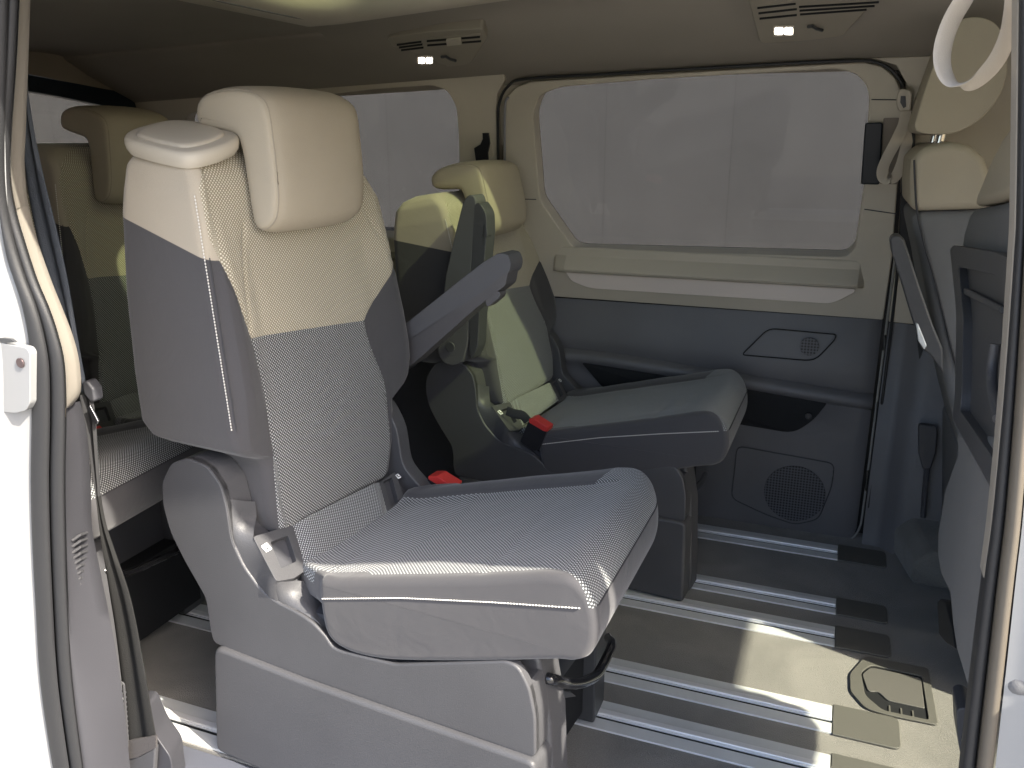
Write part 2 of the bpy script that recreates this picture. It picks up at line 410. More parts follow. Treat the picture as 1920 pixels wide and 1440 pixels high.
# glass roof: padded surround with rounded corners and the green pane above
sr = empty('glass_roof', (-0.4, 1.61, 1.36), 0, 'large green tinted glass roof panel with a pale rounded surround, at the top edge', 'roof window')
def rr2(x0, x1, y0, y1, r, z, n=8):
    pts = []
    for cx, cy, a0 in ((x1 - r, y1 - r, 0), (x0 + r, y1 - r, 90), (x0 + r, y0 + r, 180), (x1 - r, y0 + r, 270)):
        for k in range(n + 1):
            a = R(a0 + 90 * k / n); pts.append(Vector((cx + r * math.cos(a), cy + r * math.sin(a), z - drop(cx + r * math.cos(a)) + rise(cx + r * math.cos(a)))))
    return pts
rows = [rr2(-1.252, 0.552, 1.355, 1.865, 0.004, 1.3535), rr2(-1.235, 0.53, 1.372, 1.85, 0.09, 1.350), rr2(-1.195, 0.49, 1.40, 1.83, 0.12, 1.357), rr2(-1.175, 0.46, 1.42, 1.815, 0.12, 1.375), rr2(-1.17, 0.455, 1.425, 1.81, 0.12, 1.395)]
mb = MB().loft(rows, True, False); o = part('surround', mb, M['beige_plastic'], None, angle=70)
def adopt(o, par):
    o.parent = par; o.matrix_parent_inverse = Matrix.Translation(-Vector(par.location)) if par.rotation_euler.z == 0 else (Matrix.Translation(par.location) @ Matrix.Rotation(par.rotation_euler.z, 4, 'Z')).inverted()
    return o
adopt(o, sr)
pane = rr2(-1.19, 0.48, 1.41, 1.83, 0.12, 1.40)
adopt(part('pane', slab(pane, (0, 0, 0.006)), M['roof_glass'], smooth=False), sr)
# white outer skin of the roof, above the lining on both sides of the glass
mb = MB(); mb.loft([[(-2.14, 0.72, 1.27), (-2.14, 0.86, 1.33), (-2.14, 1.38, 1.345)], [(-1.2, 0.72, 1.30), (-1.2, 0.86, 1.37), (-1.2, 1.38, 1.40)], [(1.1, 0.72, 1.36), (1.1, 0.86, 1.45), (1.1, 1.38, 1.53)]], False, False)
mb.loft([[(-2.14, 2.34, 1.22), (-2.14, 2.25, 1.27), (-2.14, 1.86, 1.335)], [(-1.2, 2.34, 1.28), (-1.2, 2.25, 1.34), (-1.2, 1.86, 1.40)], [(1.1, 2.34, 1.34), (1.1, 2.25, 1.42), (1.1, 1.86, 1.53)]], False, False)
mb.box((-2.14, 1.38, 1.33), (-1.2, 1.86, 1.345)); mb.box((0.5, 1.38, 1.505), (1.1, 1.86, 1.525))
tag(part('roof_panel', mb, M['white_paint']), 'white painted metal roof skin of the van', 'roof')

# --- far side wall (fixed parts: rear quarter trim, centre pillar, front pillar)
def W(x, z, d=0.0): return Vector((x, wy(z) - d, z))
qw = [W(x, z) for x, z in ((-1.95, 0.775), (-1.13, 0.775), (-1.085, 0.80), (-1.029, 0.936), (-1.013, 1.067), (-1.008, 1.15), (-1.03, 1.192), (-1.075, 1.205), (-1.255, 1.198), (-1.463, 1.184), (-1.95, 1.14))]
qw = roundpoly(qw, [0.06, 0.03, 0.03, 0.02, 0.02, 0.02, 0.015, 0.015, 0, 0, 0.06], 4)
side = empty('side_wall', (-1.5, 2.32, 0)); tag(side, kind='structure')
outer = [W(-2.14, 0.62), W(-0.905, 0.62), W(-0.905, 0.95), W(-0.893, 1.14), W(-0.885, 1.18), W(-0.86, 1.213), W(-0.86, 1.236), W(-2.14, 1.19)]
adopt(holed('quarter_trim', outer, qw, (0, 0.045, 0.012), M['beige_plastic'], bevel=0.004), side)
adopt(part('quarter_glass', slab([p + Vector((0, 0.038, 0.01)) for p in roundpoly([W(-1.99, 0.74), W(-0.97, 0.74), W(-0.97, 1.225), W(-1.99, 1.18)], 0.02)], (0, 0.005, 0)), M['side_glass'], smooth=False), side)
def xprof(prof, x0, x1, n=2, f=None):
    """profile of (y,z) swept along x"""
    rows = []
    for i in range(n):
        x = x0 + (x1 - x0) * i / (n - 1); rows.append([(x, y, z) for y, z in prof])
    return MB().loft(rows, True, True)
def ledge_profile():
    return [(2.33, 0.80), (2.275, 0.778), (2.272, 0.772), (2.278, 0.752), (2.262, 0.744), (2.255, 0.738), (2.262, 0.715), (2.285, 0.705), (2.36, 0.70), (2.36, 0.80)]
adopt(part('window_ledge', xprof(ledge_profile(), -2.0, -0.95), M['beige_plastic'], bevel=0.002), side)
adopt(part('lower_trim', xprof([(2.32, 0.62), (2.30, 0.60), (2.285, 0.50), (2.24, 0.47), (2.23, 0.44), (2.25, 0.40), (2.27, 0.0), (2.37, 0.0), (2.37, 0.62)], -2.14, -0.905), M['door_grey'], bevel=0.004), side)
# front pillar beyond the door
adopt(part('pillar_trim', MB().prism([W(0.135, 0.614), W(0.345, 0.608), W(0.335, 1.24), W(0.02, 1.239), W(0.075, 1.222), W(0.10, 1.185), W(0.112, 1.1), W(0.132, 0.80)], (0, 0.05, 0.01)), M['beige_plastic'], bevel=0.003), side)
prow = []
for x, d in ((0.137, 0.0), (0.165, 0.0), (0.185, 0.004), (0.205, 0.03), (0.24, 0.038), (0.32, 0.04), (0.75, 0.04)):
    prow.append([(x, 2.327 - d, 0.612), (x, 2.318 - d, 0.40), (x, 2.312 - d, 0.39), (x, 2.315 - d * 0.8, 0.10), (x, 2.29 - d, 0.0)])
adopt(part('pillar_lower_trim', MB().loft(prow, False, False), M['door_grey'], angle=50), side)
kb = MB(); kb.loft([[(0.20, 2.33, 0.0), (0.20, 2.33, 0.07), (0.24, 2.33, 0.105), (0.62, 2.33, 0.115), (0.62, 2.33, 0)], [(0.25, 2.10, 0.0), (0.25, 2.11, 0.05), (0.285, 2.12, 0.085), (0.62, 2.12, 0.09), (0.62, 2.10, 0)]], True, True)
adopt(part('footwell_step', kb, M['carpet'], bevel=0.012, segs=3), side)
adopt(part('step_insert', MB().prism(roundpoly([(0.33, 2.098, 0.005), (0.62, 2.098, 0.005), (0.62, 2.098, 0.07), (0.33, 2.098, 0.07)], 0.02), (0, 0.01, 0)), M['plastic_dark'], bevel=0.003), side)

# belt guide in the centre pillar
adopt(part('belt_slot', MB().prism(roundpoly([W(-0.975, 1.015, 0.003), W(-0.915, 1.015, 0.003), W(-0.912, 1.082, 0.003), W(-0.972, 1.082, 0.003)], 0.012), (0, 0.004, 0)), M['beige_plastic'], smooth=False), side)
cres = []
for k in range(13):
    a = R(200 + 150 * k / 12); cres.append(W(-0.962 + 0.036 * math.cos(a) + 0.004, 1.078 + 0.036 * math.sin(a), 0.008))
cres += [W(-0.925, 1.083, 0.008), W(-0.915, 1.083, 0.008), W(-0.915, 1.03, 0.008), W(-0.935, 1.0, 0.008), W(-0.965, 1.0, 0.008), W(-0.965, 1.03, 0.008)]
adopt(part('belt_guide', MB().prism([W(-0.935, 1.082, 0.006), W(-0.918, 1.082, 0.006), W(-0.917, 1.055, 0.006), W(-0.926, 1.030, 0.006), W(-0.93, 0.96, 0.006), W(-0.962, 0.96, 0.006), W(-0.965, 1.042, 0.006), W(-0.945, 1.052, 0.006), W(-0.936, 1.066, 0.006)], (0, -0.006, 0)), M['black']), side)

# --- rear end: tailgate with window
TX = -2.12
tg = empty('tailgate', (TX, 1.64, 0), 0, 'dark framed tailgate with its rear window at the far left', 'tailgate')
wo_ = [Vector((TX, 0.9, 0.55)), Vector((TX, 2.36, 0.55)), Vector((TX, 2.36, 1.0))] + [onx(px, py, TX) for px, py in ((303, 232), (292, 213), (270, 193), (219, 170), (51, 138), (-60, 118))] + [Vector((TX, 0.9, 1.27))]
wi_ = roundpoly([Vector((TX, 1.0, 0.72))] + [onx(px, py, TX) for px, py in ((262, 420), (240, 290), (228, 216), (217, 203), (180, 195), (107, 180), (51, 170), (-60, 152))] + [Vector((TX, 1.0, 1.19))], [0.05, 0.03, 0.02, 0.02, 0.02, 0, 0, 0, 0, 0.05], 4)
adopt(holed('window_frame', wo_, wi_, (-0.03, 0, 0), mat('dark_blue_frit', (0.010, 0.020, 0.034), 0.3), bevel=0.003), tg)
adopt(part('rear_glass', slab([Vector((TX - 0.02, y, z)) for y, z in ((0.95, 0.65), (2.36, 0.65), (2.36, 1.26), (0.95, 1.26))], (-0.004, 0, 0)), M['side_glass'], smooth=False), tg)
adopt(part('lower_panel', MB().box((TX - 0.04, 0.9, 0.0), (TX - 0.002, 2.36, 0.60)), M['plastic_dark']), tg)
tops = [(TX, 0.9, 1.36), (TX, 1.40, 1.36), (TX, 1.80, 1.35), (TX, 2.05, 1.29), (TX + 0.01, 2.13, 1.24), (TX + 0.03, 2.20, 1.17)]
lows = [Vector((TX + 0.003, 0.9, 1.265))] + [onx(px, py, TX + 0.003) for px, py in ((-60, 119), (51, 139), (219, 171), (270, 194), (293, 214))]
mb = MB(); mb.loft([tops, lows], False, False)
adopt(part('upper_lining', mb, M['headliner']), side)
adopt(part('pillar_backing', MB().prism([W(-1.0, 1.05, -0.03), W(-0.83, 1.05, -0.03), W(-0.80, 1.25, -0.03), W(-1.0, 1.25, -0.03)], (0, 0.004, 0.001)), M['beige_plastic'], smooth=False), side)

# --- outer body skin on the far side (closes the gaps round door and trims)
mb = MB(); mb.box((-2.14, 2.372, -0.08), (1.1, 2.40, 0.70))
mb.prism([W(0.075, 0.70, -0.075), W(0.41, 0.70, -0.075), W(0.41, 1.27, -0.075), W(0.055, 1.27, -0.075)], (0, 0.02, 0.0))
mb.prism([W(-1.02, 0.70, -0.075), W(-0.80, 0.70, -0.075), W(-0.83, 1.27, -0.075), W(-1.02, 1.27, -0.075)], (0, 0.02, 0.0))
mb.prism([W(-2.14, 1.20, -0.075), W(1.1, 1.245, -0.075), W(1.1, 1.32, -0.075), W(-2.14, 1.29, -0.075)], (0, 0.02, 0.0))
tag(part('body_side', mb, M['rubber_dark'], smooth=False), 'dark outer body side behind the far door and trims', 'body side')

# --- sliding door on the far side
dr = empty('sliding_door', (-0.4, 2.32, -0.02), 0, 'closed far sliding door, beige around its big window and dark grey below', 'door')
gl_ = [wall(*p) for p in ((999, 215), (1012, 375), (1073, 462), (1090, 468), (1585, 482), (1603, 467), (1621, 346), (1630, 182), (1625, 160), (1605, 138), (1570, 129), (1220, 149), (1052, 163), (1012, 178))]
gl_ = roundpoly(gl_, 0.02, 4)
out = [W(-0.895, 0.622), W(0.122, 0.619), W(0.122, 0.78), W(0.103, 1.1), W(0.09, 1.172), W(0.075, 1.198), W(0.047, 1.221), W(0.006, 1.231), W(-0.37, 1.222), W(-0.79, 1.208), W(-0.83, 1.196), W(-0.862, 1.17), W(-0.874, 1.14), W(-0.895, 0.95)]
adopt(holed('window_surround', out, gl_, (0, 0.05, 0.013), M['beige_plastic'], bevel=0.007), dr)
adopt(part('window', slab([p + Vector((0, 0.043, 0.011)) for p in (W(-0.86, 0.75), W(0.08, 0.75), W(0.08, 1.225), W(-0.86, 1.225))], (0, 0.005, 0)), M['side_glass'], smooth=False), dr)
# window ledges: light top surface, recessed groove and pale strip below
pr = [(2.33, 0.7765), (2.279, 0.7745), (2.275, 0.770), (2.276, 0.750), (2.2545, 0.7185), (2.252, 0.713), (2.257, 0.706), (2.285, 0.7005), (2.33, 0.70)]
rows = []
for x, k in ((-0.765, 0.0), (-0.752, 0.6), (-0.72, 1.0), (-0.3, 1.0), (0.02, 1.0), (0.05, 0.75), (0.066, 0.0)):
    rows.append([(x, 2.295 + (y - 2.295) * k if y < 2.295 else y, z) for y, z in pr])
adopt(part('window_ledge', MB().loft(rows, True, True), M['beige_plastic'], angle=18, bevel=0.0016), dr)
st = roundpoly([W(-0.725, 0.6995, 0.010), W(0.045, 0.6995, 0.010), W(0.045, 0.690, 0.010), W(-0.005, 0.6555, 0.010), W(-0.66, 0.6555, 0.010), W(-0.71, 0.675, 0.010)], [0.004, 0.006, 0.02, 0.02, 0.03, 0.01], 4)
adopt(part('trim_strip', slab(st, (0, 0.03, 0.0)), mat('pale_pink_strip', (0.74, 0.66, 0.60), 0.4), bevel=0.003), dr)
# lower door panel with rounded armrest ridge
pr = [(2.3290, 0.6165), (2.3265, 0.60), (2.318, 0.56), (2.309, 0.51), (2.310, 0.485), (2.317, 0.470), (2.296, 0.462), (2.290, 0.452), (2.291, 0.440), (2.302, 0.431), (2.309, 0.40), (2.312, 0.30), (2.312, 0.15), (2.313, 0.06), (2.314, -0.015)]
rows = []
for x in (-0.90, -0.6, -0.3, 0.0, 0.085, 0.11, 0.121):
    sag = 0.0 if x < -0.6 else -0.052 * (x + 0.6) / 0.72
    e = 0.0 if x < 0.1 else (0.004 if x < 0.12 else 0.012)
    rows.append([(x, y + e, z + (sag if 0.42 < z < 0.5 else (sag * 0.4 if 0.35 < z < 0.55 else 0)) + (0.015 * (x > 0.12) + 0.03 * (x > 0.12) if z < 0.0 else 0)) for y, z in pr])
adopt(part('lower_panel', MB().loft(rows, False, False), M['door_grey'], angle=50), dr)
pk = roundpoly([(-0.672, 2.309, 0.436), (0.012, 2.309, 0.391), (-0.02, 2.309, 0.335), (-0.068, 2.309, 0.29), (-0.30, 2.309, 0.303), (-0.61, 2.309, 0.362)], [0.008, 0.015, 0.02, 0.03, 0.02, 0.02], 4)
pk = [Vector((p.x, interp(p.z, [(0.0, 2.312), (0.40, 2.3075), (0.44, 2.292)]) - 0.004, p.z)) for p in pk]
adopt(part('door_pocket', slab(pk, (0, 0.004, 0)), M['void'], smooth=False), dr)
b = MB(); cc = W(-0.034, 0.347); b.tube([(cc.x, 2.306, cc.z), (cc.x, 2.294, cc.z)], 0.009, 14)
adopt(part('pocket_socket', b, M['black_gloss'], smooth=False), dr)
def outline(name, pts, r, m, par):
    path = [Vector(p) for p in pts] + [Vector(pts[0])]
    return adopt(part(name, MB().tube(path, r, 6, cap=False), m), par)
sp1 = roundpoly([(-0.222, 2.3105, 0.498), (-0.158, 2.3135, 0.577), (0.013, 2.3135, 0.574), (0.011, 2.312, 0.56), (-0.033, 2.3105, 0.498)], [0.01, 0.02, 0.008, 0.01, 0.025], 4)
sp1 = [Vector((p.x, p.y - 0.0045, p.z)) for p in sp1]
outline('speaker_cover_edge', sp1, 0.0016, M['void'], dr)
def disc(cx, cz, y, r, th, n=40): return slab([(cx + r * math.cos(2 * math.pi * k / n), y, cz + r * math.sin(2 * math.pi * k / n)) for k in range(n)], (0, th, 0))
adopt(part('small_speaker_grille', disc(-0.050, 0.536, 2.3055, 0.024, 0.004), M['grille'], smooth=False), dr)
adopt(part('speaker_grille', disc(-0.050, 0.112, 2.3075, 0.082, 0.004), M['grille'], smooth=False), dr)
sp2 = roundpoly([(-0.215, 2.308, 0.232), (0.045, 2.308, 0.216), (0.045, 2.308, 0.15), (0.02, 2.309, 0.045), (-0.04, 2.309, 0.018), (-0.12, 2.309, 0.035), (-0.22, 2.309, 0.07)], 0.02, 4)
outline('speaker_cover_edge', sp2, 0.0014, M['plastic_dark'], dr)
# door edge: pale trim line, dark seal round the opening
edge = [W(0.128, 0.80, 0.002), W(0.131, 0.62, 0.002), Vector((0.131, 2.318, 0.40)), Vector((0.131, 2.318, 0.10)), Vector((0.128, 2.318, 0.035)), Vector((0.112, 2.318, 0.0)), Vector((0.085, 2.316, -0.012))]
adopt(part('edge_trim', MB().tube(roundpoly(edge, 0.02)[3:-3] if False else spline(edge, 5), 0.0030, 8), mat('pale_edge', (0.26, 0.255, 0.24), 0.4)), dr)
sealp = [W(x, z, 0.006) for x, z in ((-0.908, 0.70), (-0.908, 0.90), (-0.890, 1.10), (-0.878, 1.16), (-0.850, 1.198), (-0.80, 1.2150), (-0.60, 1.2210), (-0.37, 1.2275), (-0.18, 1.2325), (-0.02, 1.2345), (0.035, 1.2290), (0.072, 1.207), (0.096, 1.17), (0.108, 1.10), (0.124, 0.95), (0.136, 0.78), (0.142, 0.63))] + [Vector((0.1435, 2.318, 0.4)), Vector((0.1435, 2.318, 0.2)), Vector((0.1435, 2.318, 0.03))]
adopt(part('door_seal', MB().tube(spline(sealp, 5), 0.0038, 8), M['rubber_dark']), dr)
sealq = [W(x + (0.012 if x < -0.8 else 0), z - (0.0 if x < -0.8 else 0.010), 0.006) for x, z in ((-0.903, 0.74), (-0.903, 0.80), (-0.897, 0.95), (-0.877, 1.14), (-0.864, 1.172))]
adopt(part('seal_lip', MB().tube(spline(sealq, 5), 0.0034, 8), mat('grey_lip', (0.22, 0.22, 0.24), 0.4)), dr)
# dark vertical bar at the front edge of the door window and a flat brown plate painting its recess's shade
adopt(part('recess_shade', slab(roundpoly([W(0.072, 0.963, 0.002), W(0.112, 0.963, 0.002), W(0.102, 1.112, 0.002), W(0.062, 1.112, 0.002)], 0.004), (0, 0.003, 0)), mat('brown_shadow_plastic', (0.20, 0.17, 0.14), 0.6), smooth=False), dr)
adopt(part('edge_bar', slab(roundpoly([W(0.030, 0.962, 0.004), W(0.072, 0.962, 0.004), W(0.062, 1.102, 0.004), W(0.024, 1.102, 0.004)], 0.006), (0, -0.012, 0)), mat('navy_black', (0.008, 0.012, 0.018), 0.3, spec=0.25), bevel=0.004, segs=3), dr)
for (x0, z0, x1, z1) in ((0.045, 0.902, 0.118, 0.893), (0.032, 1.152, 0.098, 1.150), (-0.889, 0.905, -0.80, 0.905)):
    adopt(part('panel_joint', MB().tube([W(x0, z0, 0.0005), W(x1, z1, 0.0005)], 0.0014, 6), M['plastic_dark']), dr)

# --- floor rails
def rail(name, y0, y1, x0, x1, label, worn=False):
    r = empty(name, (x1, (y0 + y1) / 2, 0), 0, label, 'seat rail', 'aluminium seat rails let into the carpet')
    wd = y1 - y0; sc = y0 + wd * 0.40; sw = 0.0075
    b = MB(); b.box((x0, y0, -0.01), (x1, sc - sw / 2, 0.0035)); b.box((x0, sc + sw / 2, -0.01), (x1, y1, 0.0035))
    adopt(part('flange', b, M['alu'], bevel=0.0012), r)
    adopt(part('ridge', MB().box((x0, sc + sw / 2 + 0.002, 0.003), (x1 - 0.001, sc + sw / 2 + 0.017, 0.0085)), M['alu_ridge'], bevel=0.0022, segs=3), r)
    adopt(part('slot', MB().box((x0, sc - sw / 2 - 0.001, -0.008), (x1, sc + sw / 2 + 0.001, 0.0006)), M['void'], smooth=False), r)
    if worn:
        b = MB(); n = int((x1 - x0) / 0.022); b.box((x0, sc - 0.0016, 0.0002), (x1, sc - 0.0004, 0.0012))
        for i in range(n):
            if i % 5 == 4: continue
            xx = x0 + 0.022 * i; b.box((xx, sc - sw / 2 + 0.0005, 0.0004), (xx + 0.013, sc - 0.0007, 0.0022))
        adopt(part('ratchet_strip', b, M['steel_dark'], smooth=False), r)
    return r
RX0, RX1 = -2.08, 0.0765
rail('seat_rail', 2.165, 2.250, RX0, RX1, 'bright metal floor rail farthest away, under the far sliding door')
rail('seat_rail', 1.884, 1.956, RX0, RX1, 'metal floor rail under the far grey seat, second from the far door')
rail('seat_rail', 1.745, 1.826, RX0, RX1, 'metal floor rail third from the far door, beside the middle carpet strip')
rail('seat_rail', 1.446, 1.530, RX0, RX1, 'sunlit metal floor rail just beyond the near seat, level with the floor hatch')
rail('seat_rail', 1.300, 1.384, RX0, RX1, 'metal floor rail with a toothed slot, running beneath the near seat', True)
rail('seat_rail', 0.995, 1.080, RX0, RX1, 'metal floor rail beside the near door sill, left of the near seat base')
def cover(y0, y1, x1, label, pale=False):
    pts = roundpoly([(RX1 + 0.001, y0 - 0.004, 0.001), (x1, y0 - 0.004, 0.001), (x1, y1 + 0.004, 0.001), (RX1 + 0.001, y1 + 0.004, 0.001)], [0.0, 0.014, 0.014, 0.0], 4)
    o = part('rail_cover', slab(pts, (0, 0, 0.0045)), M['cover'], bevel=0.0015)
    tag(o, label, 'rail cover', 'flat covers at the front ends of the seat rails')
    return o
M['cover'] = mat('cover_plastic', (0.10, 0.098, 0.088), 0.55, grain=0.4, gscale=600)
cover(2.165, 2.250, 0.195, 'flat dark cover on the end of the rail farthest away')
cover(1.884, 1.956, 0.188, 'flat dark cover on the rail end, second from the far door')
cover(1.745, 1.826, 0.190, 'flat dark cover on the rail end, third from the far door')
cover(1.446, 1.530, 0.195, 'flat cover in sunlight on the rail end below the floor hatch')
cover(1.300, 1.384, 0.195, 'flat cover on the rail end nearest the bottom edge of the photo')

# --- floor hatch
ht = empty('floor_hatch', (0.19, 1.62, 0), 0, 'grey plastic floor hatch with a flap and dark slots, on the carpet', 'floor hatch')
ho = roundpoly([onz(*p, 0.002) for p in ((1593, 1265), (1622, 1232), (1740, 1255), (1759, 1362), (1660, 1342), (1622, 1330), (1594, 1298))], [0.012, 0.012, 0.01, 0.008, 0.02, 0.012, 0.012], 4)
hi = roundpoly([onz(*p, 0.002) for p in ((1614, 1263), (1632, 1249), (1728, 1270), (1741, 1352), (1655, 1334), (1622, 1306))], [0.01, 0.01, 0.006, 0.006, 0.01, 0.012], 4)
adopt(holed('frame', ho, hi, (0, 0, 0.0035), M['cover'], bevel=0.0012), ht)
adopt(part('recess', slab([p + Vector((0, 0, -0.0012)) for p in hi], (0, 0, 0.0010)), M['void'], smooth=False), ht)
hf = roundpoly([onz(*p, 0.0045) for p in ((1616, 1264), (1633, 1251), (1727, 1271), (1734, 1328), (1664, 1313), (1646, 1296), (1628, 1297))], [0.01, 0.01, 0.006, 0.004, 0.006, 0.008, 0.01], 4)
adopt(part('flap', slab([p - Vector((0, 0, 0.003)) for p in hf], (0, 0, 0.0035)), mat('flap_plastic', (0.105, 0.102, 0.095), 0.5, grain=0.2, gscale=600), bevel=0.0015), ht)
for px in (1668, 1690, 1712):
    p = onz(px, 1330 + (px - 1668) * 0.22, 0.003)
    adopt(part('rib', MB().box((p.x - 0.0015, p.y - 0.011, 0.0018), (p.x + 0.0015, p.y + 0.011, 0.0042)), M['cover']), ht)

# --- ceiling consoles (reading lamp + air vent)
def console(pts, lamp, slots, knob, hook, zoff, label):
    n = Vector((0, 0.40, 1)).normalized()
    def on(px, py, d=0.0): return hit(px, py, n, Vector((0, 2.10, 1.262 - zoff)) - n * (0.004 + d))
    base = [on(*p) for p in pts]; c0 = sum(base, Vector()) / len(base)
    r = empty('roof_console', c0, 0, label, 'ceiling console', 'ceiling consoles with reading lamp and air vent')
    adopt(part('housing', slab(roundpoly(base, 0.012, 4), n * 0.035), M['headplastic'], bevel=0.003, segs=3), r)
    v = roundpoly([on(*p, 0.001) for p in slots[0]], 0.005, 3)
    adopt(part('vent', slab(v, n * 0.002), M['headplastic'], bevel=0.0008), r)
    b = MB()
    for a, c_ in slots[1]:
        b.prism([on(a[0], a[1], 0.002), on(c_[0], c_[1], 0.002), on(c_[0], c_[1] + 3.2, 0.002), on(a[0], a[1] + 3.2, 0.002)], n * 0.001)
    adopt(part('vent_slots', b, M['void'], smooth=False), r)
    if knob: adopt(part('vent_knob', slab(roundpoly([on(*p, 0.006) for p in knob], 0.003), n * 0.006), M['beige_plastic'], bevel=0.001), r)
    x0, x1, y0, y1 = lamp
    lb = adopt(part('lamp_bezel', slab(roundpoly([on(x0 - 3, y0 - 3, 0.002), on(x1 + 3, y0 - 4, 0.002), on(x1 + 3, y1 + 2, 0.002), on(x0 - 3, y1 + 4, 0.002)], 0.002), n * 0.002), M['beige_plastic'], smooth=False), r)
    mid = (x0 + x1) / 2
    for xa, xb in ((x0, mid - 1.8), (mid + 1.8, x1)):
        adopt(part('reading_lamp', slab(roundpoly([on(xa, y0, 0.003), on(xb, y0, 0.003), on(xb, y1, 0.003), on(xa, y1, 0.003)], 0.004), n * 0.001), M['lamp'], smooth=False), r)
    h = MB(); h.tube([on(hook[0], hook[1], 0.004), on(hook[0] + 8, hook[1] - 1, 0.007), on(hook[0] + 16, hook[1] + 4, 0.006), on(hook[0] + 27, hook[1] + 7, 0.004)], 0.0035, 8)
    adopt(part('coat_hook', h, M['steel_dark']), r)
M['headplastic'] = mat('headliner_plastic', (0.30, 0.27, 0.22), 0.6, grain=0.2, gscale=600)
console([(725, 70), (820, 58), (905, 54), (914, 72), (884, 118), (870, 123), (785, 131), (762, 118), (740, 95)], (785, 810, 109, 119),
        ([(741, 83), (800, 72), (903, 63), (904, 78), (800, 90), (752, 96)], [((744, 83), (790, 77)), ((748, 88), (792, 82)), ((752, 93), (794, 88)), ((800, 76), (900, 68)), ((801, 84), (902, 76))]),
        [(836, 76), (864, 73), (866, 84), (838, 87)], (828, 107), 0.013, 'rear beige ceiling console with lit twin lamp, above the centre pillar')
console([(1404, 3), (1420, -14), (1660, -30), (1652, -4), (1622, 22), (1580, 68), (1520, 76), (1432, 82), (1424, 78)], (1453, 1486, 53, 65),
        ([(1418, 12), (1500, 0), (1648, -6), (1640, 12), (1600, 26), (1426, 42)], [((1498, 12), (1648, 3)), ((1499, 19), (1640, 10)), ((1500, 26), (1625, 17)), ((1420, 14), (1492, 6)), ((1422, 24), (1494, 16)), ((1424, 34), (1494, 27))]),
        None, (1515, 50), 0.0, 'front beige ceiling console with dark vent slots and lit twin lamp')

# ================================================================== SEATS
M['beige_fabric'] = mat('beige_fabric', (0.40, 0.35, 0.27), 0.85, grain=0.5, gscale=900, var=0.04, vscale=8)
M['grey_fabric'] = mat('grey_fabric', (0.15, 0.15, 0.153), 0.88, grain=0.5, gscale=900, var=0.05, vscale=8)
M['armgrey'] = mat('armrest_padding', (0.09, 0.09, 0.097), 0.7, grain=0.3, gscale=900)
M['seam_thread'] = mat('seam_thread', (0.33, 0.29, 0.23), 0.9)
M['seam_dark'] = mat('seam_dark', (0.05, 0.05, 0.055), 0.9)
LTAB = [(0.435, 0.067), (0.48, 0.065), (0.58, 0.071), (0.70, 0.067), (0.77, 0.057), (0.84, 0.038), (0.89, 0.021), (0.93, 0.010), (1.00, 0.008), (1.02, 0.016), (1.035, 0.030), (1.05, 0.055), (1.065, 0.09)]
RTAB = [(0.435, 0.378), (0.50, 0.389), (0.615, 0.388), (0.70, 0.360), (0.741, 0.352), (0.775, 0.392), (0.81, 0.43), (0.846, 0.468), (0.90, 0.50), (1.1, 0.50)]
def UF(z): return 0.133 - 0.075 * (z - 0.435)
VL = [(0.41, 0.10), (0.425, 0.075), (0.44, 0.062), (0.48, 0.055), (0.555, 0.055), (0.570, 0.050), (0.582, 0.022), (0.596, 0.004), (0.62, 0.0), (0.99, 0.0), (1.035, 0.004), (1.055, 0.014), (1.066, 0.035)]
VR = [(0.41, 0.355), (0.425, 0.378), (0.45, 0.388), (0.50, 0.408), (0.535, 0.418), (0.575, 0.42), (0.598, 0.470), (0.612, 0.483), (0.646, 0.491), (0.74, 0.483), (0.84, 0.468), (0.90, 0.458), (0.96, 0.444), (1.00, 0.412), (1.03, 0.37), (1.055, 0.32), (1.066, 0.27)]
UB = [(0.41, 0.06), (0.55, 0.035), (0.566, 0.02), (0.578, -0.05), (0.592, -0.085), (0.62, -0.104), (0.70, -0.106), (0.83, -0.101), (0.96, -0.086), (1.03, -0.068), (1.055, -0.048), (1.066, -0.02)]
SEAM_R2 = [(0.36, 1.0), (0.395, 0.93), (0.43, 0.87), (0.468, 0.82)]
SEAM_L2 = [(0.085, 0.94), (0.066, 0.86), (0.056, 0.775)]
def seat_frames(origin, deg, dback, dcush, dshell):
    return origin, deg, dback, dcush, dshell
def mk_def(rec=0.0, sc=1.0, dz=0.0, hub=(0.05, 0.45), sv=1.0):
    a = R(rec); ca, sa = math.cos(a), math.sin(a)
    def f(p):
        u, v, z = p; du, dz_ = u - hub[0], (z - hub[1]) * sc
        return Vector((hub[0] + du * ca - dz_ * sa, v * sv, hub[1] + dz_ * ca + du * sa + dz))
    return f
def F_cur(p): return p
